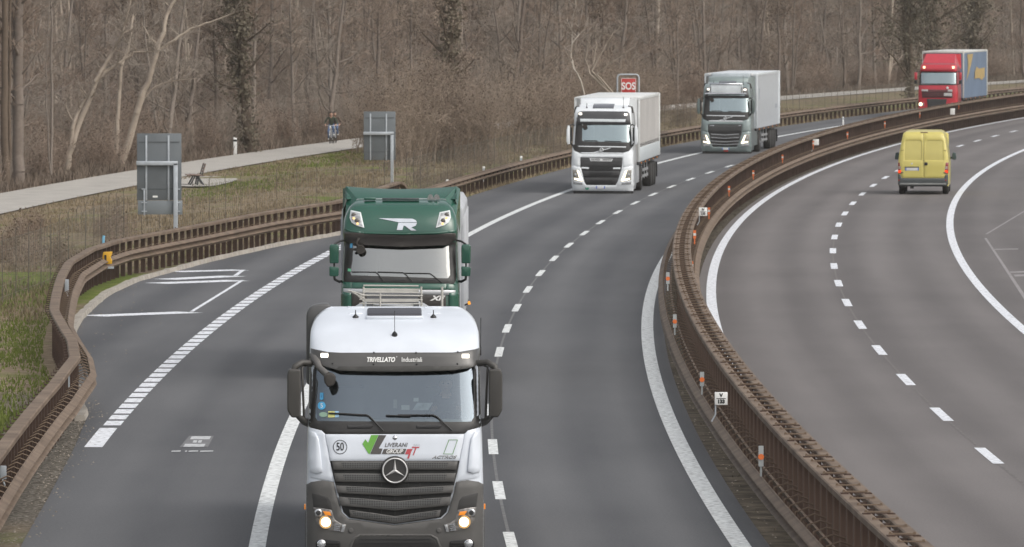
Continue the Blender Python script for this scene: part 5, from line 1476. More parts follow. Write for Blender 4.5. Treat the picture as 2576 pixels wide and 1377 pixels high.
    for x in (-1.03, 1.03):
        wheel(t, x, 1.38); wheel(t, x * .96, 5.0, .5, .55)
    tr = trailer(t, 2.95, 13.6, 4.15, 1.2, mat('curtain_blue', (.135, .185, .265), .6, var=.12, scale=.5), mat('trailer_roof_pale', (.55, .55, .52), .5))
    Y = lambda px: 2.95 + 13.6 * (px - 1090) / (1555 - 1090); Zt = lambda py: 4.08 - 2.85 * (py - 215) / (975 - 215)
    sw = MB()
    def side(poly, m_off): sw.add([(1.275 + m_off, Y(x), Zt(y)) for x, y in poly], [tuple(range(len(poly)))])
    side([(1155, 255), (1275, 250), (1230, 440), (1190, 580), (1140, 700), (1170, 520), (1175, 380)], .028)
    side([(1340, 470), (1390, 515), (1505, 500), (1500, 660), (1440, 715), (1395, 670), (1305, 680), (1310, 560)], .028)
    sw.build('curtain_pattern', mat('curtain_ochre', (.42, .30, .12), .6, var=.15), tr, fix=False)
    return t
rl_ = build_red_lorry(); place_lorry(rl_, -1.45, 482)

# ------------------------------------------------------------------ yellow van, driving away
def build_van():
    t = thing('delivery_van', 'yellow delivery van with closed rear doors driving away', 'van')
    yc = [(.2, .06), (.5, 0), (1.2, 0), (1.6, .05), (2.3, .22), (2.42, .30), (2.48, .42), (2.50, .6), (2.51, .9)]
    Wz = [(.2, .98), (.6, 1.01), (1.2, 1.01), (1.6, .965), (2.2, .86), (2.4, .80), (2.47, .74), (2.51, .62)]
    F = front(yc, Wz, .10, 5.0)
    P = mapper(F, 468.0, 765.0, 1288.0, 306, 1.0)
    A = lambda *p: [P(*q) for q in p]
    M = mat('van_yellow', (.545, .47, .13), .4, var=.05, scale=1.5, coat=.25)
    M_d = mat('van_plastic', (.060, .068, .070), .6, var=.12)
    cab_shell(yc, Wz, .10, 5.0, [.34, .5, .7, 1.0, 1.2, 1.4, 1.6, 1.8, 2.0, 2.2, 2.3, 2.38, 2.43, 2.46, 2.48, 2.495, 2.505, 2.51], 4.1, None, na=14).build('body', M, t)
    n = MB(); n.sidep([(4.08, .34), (4.08, 2.42), (4.4, 2.25), (4.85, 1.42), (5.4, 1.22), (5.5, 1.0), (5.5, .34)], -.92, .92); n.build('nose', M, t, bevel=.08, seg=3)
    n = MB(); n.add([(-.84, 4.43, 2.22), (.84, 4.43, 2.22), (.86, 4.87, 1.46), (-.86, 4.87, 1.46)], [(0, 1, 2, 3)]); n.build('windscreen', M_gloss, t, fix=False)
    for s in (-1, 1):
        q = A((415, 150), (762, 150), (766, 970), (372, 970), (330, 800), (320, 560)) if s < 0 else A((788, 150), (1130, 150), (1205, 480), (1200, 560), (1150, 970), (784, 970))
        w_ = rounded(A((415, 650), (425, 300), (445, 278), (700, 278), (736, 310), (732, 650)) if s < 0 else A((790, 650), (805, 310), (830, 280), (1090, 280), (1122, 300), (1135, 650)), .03)
        d = patch(q, F, .022, .03, .10, .008, holes=[w_]).build('rear_door', M, t)
        patch(w_, F, .003, .004, .10, .0).build('door_panel', mat('van_yellow_panel', (.49, .425, .13), .45, var=.04), d)
        for yy in (465, 880):
            x, z = P(372 if s < 0 else 1165, yy); MB().box((x, F(x, z) - .02, z), (.11, .04, .04)).build('hinge', M_d if yy > 800 else mat('van_yellow_hinge', (.36, .30, .09), .5), d, bevel=.01)
        l = patch(A((296, 690), (362, 690), (362, 890), (345, 900), (300, 895), (294, 800)) if s < 0 else A((1162, 690), (1240, 690), (1232, 880), (1220, 900), (1170, 895), (1160, 870)), F, .02, .05, .06, .010).build('tail_lamp', mat('tail_red', (.22, .03, .035), .25, coat=.4), t)
        cx = 324 if s < 0 else 1190
        patch(A((cx - 30, 885), (cx + 30, 885), (cx + 30, 832), (cx - 26, 832)), F, .034, .01, .05, .003, r=.03).build('tail_lamp_lit', L_tail, l)
        patch(A((cx - 26, 815), (cx + 28, 815), (cx + 28, 760), (cx - 24, 760)), F, .030, .01, .05, .003).build('indicator', mat('lens_pale', (.35, .25, .23), .3), l)
        x, z = P(315 if s < 0 else 1182, 1018); MB().box((x, -.03, z), (.06, .02, .06)).build('reflector', mat('tail_red', (.22, .03, .035), .25, coat=.4), t)
        m = MB(); m.prism(rounded([(s * 1.06, 1.30), (s * 1.22, 1.30), (s * 1.235, 1.40), (s * 1.20, 1.58), (s * 1.09, 1.60), (s * 1.06, 1.5)], .03), 4.1, 4.3); mo = m.build('mirror', mat('mirror_petrol', (.05, .072, .076), .35, coat=.3), t, bevel=.03)
        MB().box((s * 1.145, 4.092, 1.46), (.13, .006, .20)).build('mirror_glass', mat('mirror_face', (.09, .13, .135), .15, metal=.4), mo)
        MB().tube([(s * .98, 4.25, 1.35), (s * 1.08, 4.22, 1.4)], .035, 6).build('mirror_arm', M_d, t)
    patch(A((285, 905), (340, 915), (365, 980), (1150, 980), (1175, 915), (1225, 905), (1228, 1090), (1200, 1130), (310, 1130), (285, 1080)), F, .05, .16, .08, .02).build('bumper', M_d, t)
    patch(A((320, 1108), (1190, 1108), (1180, 1072), (335, 1072)), F, .10, .12, .1, .012).build('bumper_step', mat('step_grey', (.22, .225, .22), .6, var=.15), t)
    c, d = P(556, 815); number_plate(t, c, d, F, .54, .115, off=.022)
    MB().box((c, F(c, d + .09) - .03, d + .085), (.56, .03, .03)).build('plate_lamp', M_d, t)
    c, d = P(815, 715); MB().box((c, F(c, d) - .03, d), (.13, .04, .115)).build('door_handle', M_blackp, t, bevel=.012)
    c, d = P(552, 715); disc(t, F, c, d, .04, M_silver, 'badge', .022, .01, .003)
    patch(A((820, 806), (1120, 806), (1120, 780), (820, 780)), F, .0185, .002, .1, 0).build('faded_lettering', mat('lettering_dull', (.36, .30, .10), .6, var=.35, scale=30), t)
    patch(A((445, 912), (655, 912), (655, 882), (445, 882)), F, .0185, .002, .1, 0).build('faded_lettering', mat('lettering_pale2', (.48, .42, .30), .6, var=.35, scale=26), t)
    c, d = P(776, 136); MB().box((c, F(c, d) - .02, d), (.28, .04, .045)).build('brake_lamp', mat('lamp_brown', (.12, .06, .04), .4), t, bevel=.01)
    MB().prism([(-.006, .67), (.006, .67), (.006, 2.43), (-.006, 2.43)], -.002, .0).build('door_gap', M_blackp, t)
    for (x, y) in ((-.86, 1.1), (.86, 1.1), (-.86, 4.6), (.86, 4.6)): wheel(t, x, y, .345, .24)
    u = MB(); u.box((0, 1.1, .36), (1.5, .12, .12)); u.box((0, 2.6, .40), (1.2, 4.6, .12)); u.box((-.45, .3, .30), (.14, .5, .12)); u.build('underframe', M_chassis, t)
    return t
van = build_van(); y = 305.5; o_ = 10.72
van.location = (road_x(o_, y), y, 0); van.rotation_euler = (0, 0, -heading(y, 9) - .0)
# ------------------------------------------------------------------ bare winter wood, shrubs and grass
rng = np.random.default_rng(11)
def bark_mat(name, a, b, rough=.9, sc=6.0):
    """bark or twig colour: noise along the limb, and a tone of its own for every plant"""
    m, nt, out = nodes_of(name)
    p = N(nt, 'ShaderNodeBsdfPrincipled'); p.inputs['Roughness'].default_value = rough; p.inputs['Specular IOR Level'].default_value = .15
    oi = N(nt, 'ShaderNodeObjectInfo'); tc = N(nt, 'ShaderNodeTexCoord')
    no = N(nt, 'ShaderNodeTexNoise'); no.inputs['Scale'].default_value = sc; no.inputs['Detail'].default_value = 4; nt.links.new(tc.outputs['Object'], no.inputs['Vector'])
    ad = N(nt, 'ShaderNodeMath', operation='MULTIPLY_ADD'); nt.links.new(oi.outputs['Random'], ad.inputs[0]); ad.inputs[1].default_value = .8
    sb = N(nt, 'ShaderNodeMath', operation='SUBTRACT'); nt.links.new(no.outputs[0], sb.inputs[0]); sb.inputs[1].default_value = .4; nt.links.new(sb.outputs[0], ad.inputs[2])
    mx = N(nt, 'ShaderNodeMix', data_type='RGBA'); mx.inputs[6].default_value = (*a, 1); mx.inputs[7].default_value = (*b, 1)
    nt.links.new(ad.outputs[0], mx.inputs[0]); nt.links.new(mx.outputs[2], p.inputs['Base Color']); nt.links.new(p.outputs[0], out.inputs[0])
    return m
B_brown = bark_mat('bark_brown', (0.131, 0.102, 0.084), (0.241, 0.208, 0.179))
B_pale = bark_mat('bark_pale', (.30, .25, .20), (.42, .36, .30))
B_dark = bark_mat('bark_dark', (.085, .065, .05), (.14, .108, .082)) if 1 else bark_mat('bark_dark', (0.062, 0.045, 0.034), (0.123, 0.092, 0.069))
T_brown = bark_mat('twigs_brown', (0.201, 0.144, 0.109), (0.333, 0.267, 0.215), sc=1.2)
T_grey = bark_mat('twigs_grey', (0.211, 0.172, 0.139), (0.333, 0.289, 0.245), sc=1.2)
T_rust = bark_mat('twigs_rust', (0.200, 0.151, 0.116), (0.329, 0.266, 0.210), sc=1.0)
T_dark = bark_mat('twigs_dark', (0.106, 0.088, 0.071), (0.185, 0.159, 0.128), sc=1.0)
L_ivy = bark_mat('ivy_leaves', (.105, .092, .065), (.175, .148, .108), .6, 4)
L_dry = bark_mat('dry_leaves', (0.120, 0.091, 0.069), (0.233, 0.182, 0.143), .9, 4)

def unit(v): return v / (np.linalg.norm(v) + 1e-9)
class Segs:
    def __init__(s): s.a = []; s.b = []; s.r = []; s.q = []
    def line(s, pts, r0, r1):
        k = len(pts) - 1
        for i in range(k):
            s.a.append(pts[i]); s.b.append(pts[i + 1]); s.r.append(r0 + (r1 - r0) * i / k); s.q.append(r0 + (r1 - r0) * (i + 1) / k)
    def mesh(s, name, m, n=3, leaves=None, lm=None):
        A = np.array(s.a); B = np.array(s.b); R = np.array(s.r)[:, None]; Q = np.array(s.q)[:, None]
        T = B - A; T /= (np.linalg.norm(T, axis=1, keepdims=True) + 1e-9)
        up = np.where(np.abs(T[:, 2:3]) > .9, np.array([[1., 0, 0]]), np.array([[0., 0, 1.]]))
        U = np.cross(T, up); U /= (np.linalg.norm(U, axis=1, keepdims=True) + 1e-9); V = np.cross(T, U)
        cols = []
        for j in range(n):
            w = 2 * PI * j / n; d = U * math.cos(w) + V * math.sin(w); cols.append(A + d * R)
        for j in range(n):
            w = 2 * PI * j / n; d = U * math.cos(w) + V * math.sin(w); cols.append(B + d * Q)
        vs = np.stack(cols, 1).reshape(-1, 3); N_ = len(A)
        base = (np.arange(N_) * 2 * n)[:, None]
        fs = np.concatenate([base + np.array([[j, (j + 1) % n, (j + 1) % n + n, j + n]]) for j in range(n)], 0)
        mi = np.zeros(len(fs), int)
        if leaves is not None and len(leaves):
            C, S = leaves
            k = len(C); d1 = rng.normal(size=(k, 3)); d1 /= np.linalg.norm(d1, axis=1, keepdims=True)
            d2 = np.cross(d1, rng.normal(size=(k, 3))); d2 /= np.linalg.norm(d2, axis=1, keepdims=True)
            S = S[:, None]
            q = np.stack([C - d1 * S, C + d2 * S * .6, C + d1 * S, C - d2 * S * .6], 1).reshape(-1, 3)
            fs = np.concatenate([fs, (np.arange(k) * 4)[:, None] + np.arange(4)[None] + len(vs)]); vs = np.concatenate([vs, q]); mi = np.concatenate([mi, np.ones(k, int)])
        me = bpy.data.meshes.new(name)
        me.vertices.add(len(vs)); me.vertices.foreach_set('co', vs.astype('f').ravel())
        me.loops.add(len(fs) * 4); me.loops.foreach_set('vertex_index', fs.astype('i').ravel())
        me.polygons.add(len(fs)); me.polygons.foreach_set('loop_start', np.arange(0, len(fs) * 4, 4, dtype='i')); me.polygons.foreach_set('loop_total', np.full(len(fs), 4, dtype='i'))
        me.materials.append(m)
        if lm: me.materials.append(lm)
        me.polygons.foreach_set('material_index', mi.astype('i'))
        me.polygons.foreach_set('use_smooth', np.ones(len(fs), bool))
        me.update(calc_edges=True)
        return me
def wander(p, d, L, k, bend, lift):
    pts = [p]; d = unit(d)
    for i in range(k):
        d = unit(d + rng.normal(size=3) * bend + np.array([0, 0, lift])); p = p + d * L / k; pts.append(p)
    return pts
def branch_out(limb, n, crown, L0, r0, twigs, rlim, bend=.25, lift=.06):
    """sub-branches and twigs along one limb"""
    tips = []
    for _ in range(n):
        t = rng.uniform(.2, 1.0) * (len(limb) - 1); i = min(int(t), len(limb) - 2); p = limb[i] + (limb[i + 1] - limb[i]) * (t - i)
        d = unit(limb[i + 1] - limb[i]) * .8 + rng.normal(size=3) * .7
        L = L0 * rng.uniform(.5, 1.2)
        sub = wander(p, d, L, 3, bend, lift); crown.line(sub, r0, r0 * .45)
        for _ in range(twigs):
            t = rng.uniform(.1, 1.0) * 3; i = min(int(t), 2); q = sub[i] + (sub[i + 1] - sub[i]) * (t - i)
            tw = wander(q, unit(sub[i + 1] - sub[i]) + rng.normal(size=3) * .6, L * rng.uniform(.3, .75), 2, .25, .05); crown.line(tw, r0 * .55, r0 * .26); tips.append(tw[-1]); tips.append(tw[1])
    return tips
def make_tree(name, label, group, stems, n1, n2, n3, spread, low, bark, twig, leaf=None, nleaf=0, lsize=.09, ivy=0, rtw=.016, cat='tree', lift=.10):
    """stems: list of (points, r0, r1); everything else grows from them"""
    t = thing(name, label, cat, group=group)
    tr = Segs(); cr = Segs(); tips = []; ivp = []
    for pts, r0, r1 in stems:
        pts = [np.array(p, float) for p in pts]
        fine = []
        for a, b in zip(pts, pts[1:]):
            for k in range(3): fine.append(a + (b - a) * k / 3 + rng.normal(size=3) * .02)
        fine.append(pts[-1]); tr.line(fine, r0, r1)
        H = fine[-1][2]; m = len(fine) - 1
        for _ in range(n1):
            f = low + (1 - low) * rng.random() ** .9; i = min(int(f * m), m - 1); p = fine[i] + (fine[i + 1] - fine[i]) * rng.random()
            a = rng.uniform(0, 2 * PI); L = spread * (1.15 - f * .75) * rng.uniform(.5, 1.2)
            lim = wander(p, np.array([math.cos(a), math.sin(a), rng.uniform(.25, 1.0)]), L, 5, .14, lift)
            r = max(.02, (r0 + (r1 - r0) * f) * .42); tr.line(lim, r, r * .35)
            tips += branch_out(lim, n2, cr, L * .42, rtw, n3, r)
            if ivy and f < .75: ivp += [q + rng.normal(size=3) * .22 for q in lim[:3] for _ in range(ivy)]
        tips += branch_out(fine[m // 2:], n2 * 2, cr, spread * .4, rtw, n3, r1)
        if ivy: ivp += [q + rng.normal(size=3) * np.array([.30, .30, .35]) for q in fine[:int(m * .85)] for _ in range(ivy * 7)]
    lv = None
    if nleaf and tips:
        C = np.array(tips); C = C[rng.integers(0, len(C), nleaf)] + rng.normal(size=(nleaf, 3)) * .10; lv = (C, rng.uniform(.5, 1.2, nleaf) * lsize)
    link('trunk', tr.mesh('trunk', bark, 6), t)
    link('crown', cr.mesh('crown', twig, 3, lv, leaf), t)
    if ivy:
        C = np.array(ivp); q = Segs(); q.line([np.array([0, 0, 0.]), np.array([0, 0, .1])], .01, .01)
        link('ivy', q.mesh('ivy', bark, 3, (C, rng.uniform(.05, .13, len(C))), L_ivy), t)
    return t
def straight(H, lean=0.0, wob=.25):
    p = np.array([0., 0, -.1]); pts = [p]
    a = rng.uniform(0, 2 * PI)
    for i in range(6): 
        p = p + np.array([math.cos(a) * lean * H / 6 + rng.normal() * wob * .3, math.sin(a) * lean * H / 6 + rng.normal() * wob * .3, H / 6]); pts.append(p)
    return pts
def put(t, x, y, rz=None, s=1.0, z=0.0):
    t.location = (x, y, z); t.rotation_euler = (0, 0, rnd.uniform(0, 6.28) if rz is None else rz); t.scale = (s, s, s); return t

# single trees that stand out in the photograph -------------------------------------------
def traced(base, crop_pts, kx, depth=.0):
    """stem outline measured from the picture, turned into metres at the base's distance, with a depth of its own"""
    s = FPX / at(*base)[1]; out = []
    d = 0.0
    for i, (px, py) in enumerate(crop_pts):
        out.append(((px - base[0]) / s, d, max((base[1] - py) / s, -.1))); d += depth * rnd.uniform(-.4, 1.0)
    return out
K = .4067
c2 = lambda *p: [(x * K, y * K) for x, y in p]
b0 = (167, 440)
t = make_tree('pale_tree', 'pale leaning tree forking wide to the right, left of the large sign back', None,
    [(traced(b0, c2((412, 1090), (430, 960), (470, 820), (530, 680), (592, 505), (640, 455), (740, 390)), K, .2), .17, .07),
     (traced(b0, c2((592, 505), (640, 420), (700, 320), (760, 200), (800, 60), (820, -60)), K, -.3), .09, .04),
     (traced(b0, c2((440, 900), (455, 760), (500, 660), (560, 560), (590, 510)), K, .5), .11, .06),
     (traced(b0, c2((740, 390), (830, 325), (975, 315)), K, .2), .06, .025)], 6, 5, 6, 1.9, .35, B_pale, T_grey)
put(t, *at(*b0), rz=0)
b1 = (300, 425)
t = make_tree('pale_tree', 'tall pale tree with long bough reaching right, behind the large sign back', None,
    [(traced(b1, c2((735, 1040), (790, 900), (830, 760), (880, 600), (930, 470), (975, 310), (1010, 200), (1030, 100), (1085, 0), (1110, -80)), K, .2), .20, .06),
     (traced(b1, c2((985, 310), (1080, 250), (1180, 180), (1300, 140), (1450, 80)), K, .3), .08, .03),
     (traced(b1, c2((840, 740), (900, 600), (960, 535), (1080, 500), (1230, 485)), K, -.3), .06, .02),
     (traced(b1, c2((720, 950), (728, 760), (735, 560), (755, 400), (800, 250), (815, 100)), K, .6), .12, .05)], 6, 5, 6, 1.7, .3, B_pale, T_grey)
put(t, *at(*b1), rz=0)
for k, (px, py, r, lab, bk, tw) in enumerate(((18, 474, .19, 'dark straight tree nearest the left edge of the photo', B_dark, T_brown), (48, 470, .26, 'thick brown straight tree near the left edge, beside the cycle path', B_brown, T_brown), (128, 455, .065, 'thin upright tree between the thick brown trunk and the leaning pale tree', B_brown, T_grey))):
    t = make_tree('bare_tree', lab, None, [(straight(12.5, .01, .12), r, r * .5), (straight(10, .03, .2), r * .5, r * .2)], 12, 5, 6, 2.3, .22, bk, tw); put(t, *at(px, py), rz=k * 1.3)
t = make_tree('ivy_tree', 'dark ivy clad tree with shaggy crown in the wood above the marker post', None, [(straight(11, .05, .3), .22, .10), (straight(11, .10, .4), .16, .06)], 15, 6, 6, 2.6, .3, B_dark, T_dark, L_ivy, 1800, .08, ivy=9); put(t, *at(628, 385), rz=.4)
t = make_tree('ivy_tree', 'dark ivy clad tree with brown crown right of the smaller sign back', None, [(straight(11, .02, .3), .24, .10)], 18, 7, 7, 2.4, .28, B_dark, T_rust, L_dry, 2200, .08, ivy=16); put(t, *at(1140, 386), rz=1.0)
t = make_tree('ivy_stump', 'short ivy covered trunk left of the dark ivy clad tree', None, [(straight(2.6, .03, .1), .26, .16)], 3, 4, 4, .8, .4, B_dark, T_dark, L_ivy, 500, .09, ivy=60, cat='tree'); put(t, *at(1087, 402), rz=0)
bb = (1495, 395); cc3 = lambda *p: [((900 + x / 2.459) * .9333, y / 2.459 * .9333) for x, y in p]
t = make_tree('birch_tree', 'slim white stemmed tree left of the SOS sign', None, [(traced(bb, [(1495, 395), (1482, 300), (1462, 205)] + cc3((1590, 460), (1572, 380), (1578, 250), (1572, 150), (1600, 40), (1605, -60)), K, .2), .055, .025), (traced(bb, cc3((1575, 300), (1620, 230), (1650, 170)), K, .3), .025, .012)], 9, 5, 7, 1.5, .3, bark_mat('bark_white', (.36, .31, .26), (.48, .43, .37)), T_brown); put(t, *at(*bb), rz=0)
bb = (1552, 390)
t = make_tree('pale_tree', 'pale fan shaped young tree between the white stemmed tree and the SOS sign', None, [(traced(bb, [(1552, 390), (1548, 250)] + cc3((1700, 490), (1665, 400), (1690, 270), (1700, 180)), K, .2), .07, .02), (traced(bb, [(1552, 260)] + cc3((1710, 470), (1790, 330), (1850, 220), (1920, 160)), K, .2), .06, .02), (traced(bb, [(1552, 250)] + cc3((1740, 490), (1850, 410), (1970, 320)), K, -.2), .06, .02), (traced(bb, cc3((1720, 420), (1740, 300), (1730, 200)), K, .1), .04, .015)], 4, 4, 6, 1.0, .4, B_pale, T_grey); put(t, *at(*bb), rz=0)
for k, (px, py, s_, lab) in enumerate(((2292, 262, 1.0, 'dark grey green ivy tree left of the red lorry'), (2352, 252, 1.2, 'broad dark ivy tree directly behind the red lorry'), (2440, 240, .9, 'smaller dark ivy tree behind the blue trailer'))):
    t = make_tree('ivy_tree', lab, None, [(straight(11, .03, .3), .26, .12), (straight(10, .08, .3), .18, .08)], 18, 6, 6, 3.4, .15, B_dark, T_dark, L_ivy, 3600, .11, ivy=9); put(t, *at(px, py), rz=k, s=s_)

# kinds of wood tree; each is copied with its parts -----------------------------------------
kinds = []
LAB = {'brown': 'slender bare brown tree standing in the winter wood beyond the cycle path', 'grey': 'grey brown bare tree with fine twigs in the wood beyond the cycle path', 'rust': 'bare tree with dry russet leaves in the wood beyond the cycle path', 'dark': 'brown stemmed bare tree with dense twigs in the wood beyond the cycle path'}
for k, (kd, bk, tw, lf, nl) in enumerate((('brown', B_brown, T_brown, None, 0), ('grey', B_brown, T_grey, None, 0), ('rust', B_brown, T_rust, L_dry, 1500), ('dark', B_brown, T_brown, None, 0), ('brown', B_brown, T_brown, L_dry, 500), ('grey', B_pale, T_grey, None, 0))):
    st = [(straight(rnd.uniform(10.5, 13), rnd.uniform(0, .12), .3), rnd.uniform(.10, .17), .04)]
    if k in (1, 4, 5): st.append((straight(10, .15, .3), .09, .03))
    kinds.append((kd, make_tree('bare_tree', LAB[kd], kd + ' trees of the wood', st, 24 if len(st) == 1 else 14, 8, 10, 2.7, .10, bk, tw, lf, nl, rtw=.017)))
shk = []
SLAB = {'rust': 'tall russet brush of thin upright stems between the barrier and the cycle path', 'brown': 'brown leafless shrub growing at the foot of the wood', 'dark': 'low brown weedy bush behind the bay barrier fence'}
def make_shrub(label, group, H, n, sp, twig, leaf, nl, r=.014):
    t = thing('shrub', label, 'shrub', group=group); cr = Segs(); tips = []
    for _ in range(n):
        a = rng.uniform(0, 2 * PI); b = rng.uniform(0, sp)
        st = wander(np.array([rng.normal() * sp * .5, rng.normal() * sp * .5, -.05]), np.array([math.cos(a) * .35, math.sin(a) * .35, 1.2]), H * rng.uniform(.5, 1.1), 5, .10, .05)
        cr.line(st, r * 1.2, r * .5); tips += branch_out(st, 4, cr, H * .26, r * .75, 4, r)
    C = np.array(tips); lv = None
    if nl: C = C[rng.integers(0, len(C), nl)] + rng.normal(size=(nl, 3)) * .06; lv = (C, rng.uniform(.03, .07, nl))
    link('stems', cr.mesh('stems', twig, 3, lv, leaf), t); return t
shk.append(('rust', make_shrub(SLAB['rust'], 'russet brush by the cycle path', 4.6, 60, .9, T_rust, L_dry, 1200)))
shk.append(('rust', make_shrub(SLAB['rust'], 'russet brush by the cycle path', 3.4, 60, 1.1, T_rust, L_dry, 1500)))
shk.append(('brown', make_shrub(SLAB['brown'], 'shrubs at the foot of the wood', 2.6, 55, 1.1, T_brown, L_dry, 900)))
shk.append(('brown', make_shrub(SLAB['brown'], 'shrubs at the foot of the wood', 3.8, 50, 1.0, T_grey, None, 0)))
shk.append(('dark', make_shrub(SLAB['dark'], 'weedy bushes behind the bay barrier', 1.1, 26, .6, T_brown, L_dry, 120, .008)))
used = set()
def place(proto, x, y, s):
    if proto.name in used: t = copy_tree(proto)
    else: used.add(proto.name); t = proto
    return put(t, x, y, None, s)
def in_view(x, y, m=4): return abs(x) < y * .0672 + m
cnt = 0
# front rows to deep rows of the wood, following the curve of the path
for row, (o0, step) in enumerate(((-29, 7.5), (-33, 7.0), (-38, 7.5), (-44, 8.0), (-51, 9), (-60, 10), (-71, 12))):
    y = 285 + row * 3
    while y < 800:
        o = o0 + rnd.uniform(-2.2, 2.2); yy = y + rnd.uniform(-2.5, 2.5); x = road_x(o, yy)
        px = CX + x * FPX / yy
        if in_view(x, yy) and cnt < 290:
            if not (row < 2 and (540 < px < 560 or 80 < px < 350)):
                place(rnd.choice(kinds)[1], x, yy, rnd.uniform(.75, 1.15)); cnt += 1
        y += step * rnd.uniform(.7, 1.3)
ns = 0
for row, (o0, step) in enumerate(((-28.2, 4.4), (-31, 5), (-36, 6), (-43, 7))):
    y = 285.0
    while y < 780:
        o = o0 + rnd.uniform(-1.0, 1.0); x = road_x(o, y)
        if in_view(x, y) and ns < 190: place(shk[2 + (rnd.random() < .4)][1], x, y, rnd.uniform(.55, 1.15) * (.75 if row == 0 else 1)); ns += 1
        y += step * rnd.uniform(.7, 1.4)
# brush between barrier and path
for i in range(62):
    y = rnd.uniform(338, 470); o = rnd.uniform(-20.5, -12.5); x = road_x(o, y); px = CX + x * FPX / y
    if px < 935 or (1185 < px < 1330 and rnd.random() < .6): continue
    place(shk[rnd.random() < .6][1], x, y, rnd.uniform(.55, 1.1) if px < 1650 else rnd.uniform(.35, .6))
for i in range(18):
    px = rnd.uniform(-20, 330); p = at(px, rnd.uniform(600, 705) - px * .22)
    place(shk[4][1], p[0], p[1], rnd.uniform(.5, 1.0))
for i in range(18):
    y = rnd.uniform(300, 400); place(shk[4][1], road_x(rnd.uniform(-11.5, -9.6), y), y, rnd.uniform(.4, .9))

# the deep wood: one mass nobody could count
dw = Segs(); cen = []
for i in range(150):
    yy = rnd.uniform(430, 1150); o = -80 - rnd.random() ** 1.3 * 70
    x = road_x(min(o, -20), min(yy, 900)) if yy < 900 else rnd.uniform(-80, 110)
    if not in_view(x, yy, 8): x = rnd.uniform(-1, 1) * (yy * .067 + 6)
    if off_of(x, min(yy, 950)) > -70 and yy < 900: continue
    base = np.array([x, yy, 0.]); H = rnd.uniform(8, 13)
    st = [base + np.array([rng.normal() * .25, rng.normal() * .25, H * j / 5]) for j in range(6)]
    dw.line(st, rnd.uniform(.08, .16), .04)
    for _ in range(16):
        f = rng.uniform(.08, 1) * 4.9; k = int(f); p = st[k] + (st[k + 1] - st[k]) * (f - k); a = rng.uniform(0, 2 * PI); L = rng.uniform(1.2, 3.2)
        lim = wander(p, np.array([math.cos(a), math.sin(a), .6]), L, 3, .15, .1); dw.line(lim, .04, .02)
        branch_out(lim, 6, dw, L * .5, .024, 5, .02)
tag(link('far_wood', dw.mesh('far_wood', T_grey, 3)), 'mass of bare grey brown trees deep behind the cycle path', None, None, 'stuff')

# grass: dry tufts on the bank, green ones on the left
def grass(name, n, fpos, h, m, label):
    P = []; 
    while len(P) < n:
        q = fpos()
        if q: P.append(q)
    C = np.array([(p[0], p[1], p[2] if len(p) > 2 else 0.0) for p in P]); hh = h * rng.uniform(.4, 1.2, n)
    a = rng.uniform(0, 2 * PI, n); w = .02 + .02 * rng.random(n)
    dx = np.stack([np.cos(a) * w, np.sin(a) * w, np.zeros(n)], 1); tip = C + np.stack([rng.normal(size=n) * .35 * hh, rng.normal(size=n) * .35 * hh, hh], 1)
    C = C - np.array([[0, 0, .06]])
    vs = np.stack([C - dx, C + dx, tip], 1).reshape(-1, 3); me = bpy.data.meshes.new(name)
    me.vertices.add(len(vs)); me.vertices.foreach_set('co', vs.astype('f').ravel()); me.loops.add(3 * n); me.loops.foreach_set('vertex_index', np.arange(3 * n, dtype='i'))
    me.polygons.add(n); me.polygons.foreach_set('loop_start', np.arange(0, 3 * n, 3, dtype='i')); me.polygons.foreach_set('loop_total', np.full(n, 3, dtype='i'))
    me.materials.append(m); me.update(calc_edges=True)
    tag(link(name, me), label, None, None, 'stuff')
G_dry = bark_mat('grass_dry', (.155, .12, .078), (.32, .26, .17), .9, 1.4)
G_grn = bark_mat('grass_green', (.085, .115, .022), (.19, .215, .06), .8, 1.4)
G_brn = bark_mat('leaf_litter_brown', (0.092, 0.069, 0.052), (0.188, 0.151, 0.121), .9, 1.2)
def pos_bank():
    y = 190 + 330 * rnd.random() ** 1.3; o = rnd.uniform(-22.4, -8.6)
    if o > layby_rail_off(y) - .5 if y < 290 else o > -8.4: return None
    x = road_x(o, y)
    if not in_view(x, y, 1) or (-21.9 < o < -18.6 and 300 < y < 335): return None
    if noise.noise(Vector((x * .5, y * .12, 7))) < rnd.uniform(-.5, .3): return None
    return (x, y)
grass('dry_grass', 52000, pos_bank, .13, G_dry, 'dry straw coloured grass on the bank below the cycle path')
def pos_green():
    if rnd.random() < .85:
        y = rnd.uniform(118, 214); x = rnd.uniform(-15, -8.4)
        if x > road_x(layby_rail_off(y), y) - .3: return None
    else:
        px, py = rnd.choice([(570, 478), (600, 470), (880, 395), (850, 400), (700, 430)]); p = at(px, py); x = p[0] + rnd.gauss(0, 1.1); y = p[1] + rnd.gauss(0, 8)
        if off_of(x, y) < -22.3: return None
    if noise.noise(Vector((x * .6, y * .15, 2))) < rnd.uniform(-.6, .3): return None
    return (x, y)
grass('green_grass', 30000, pos_green, .075, G_grn, 'green grass behind the bay barrier and beside the path')
def pos_litter():
    y = 285 + 420 * rnd.random() ** 1.2; o = -26.6 - 22 * rnd.random() ** 1.8; x = road_x(o, y)
    return (x, y) if in_view(x, y, 1) else None
grass('undergrowth', 42000, pos_litter, .5, G_brn, 'brown dead undergrowth on the floor of the wood')
def pos_edge():
    y = rnd.uniform(270, 640); o = rnd.uniform(-8.6, -7.5)
    return (road_x(o, y), y)
grass('verge_grass', 12000, pos_edge, .16, G_dry, 'thin dry grass under the shoulder barrier')
def pos_med():
    y = rnd.uniform(95, 330); o = rnd.uniform(3.55, 4.35)
    return (road_x(o, y), y)
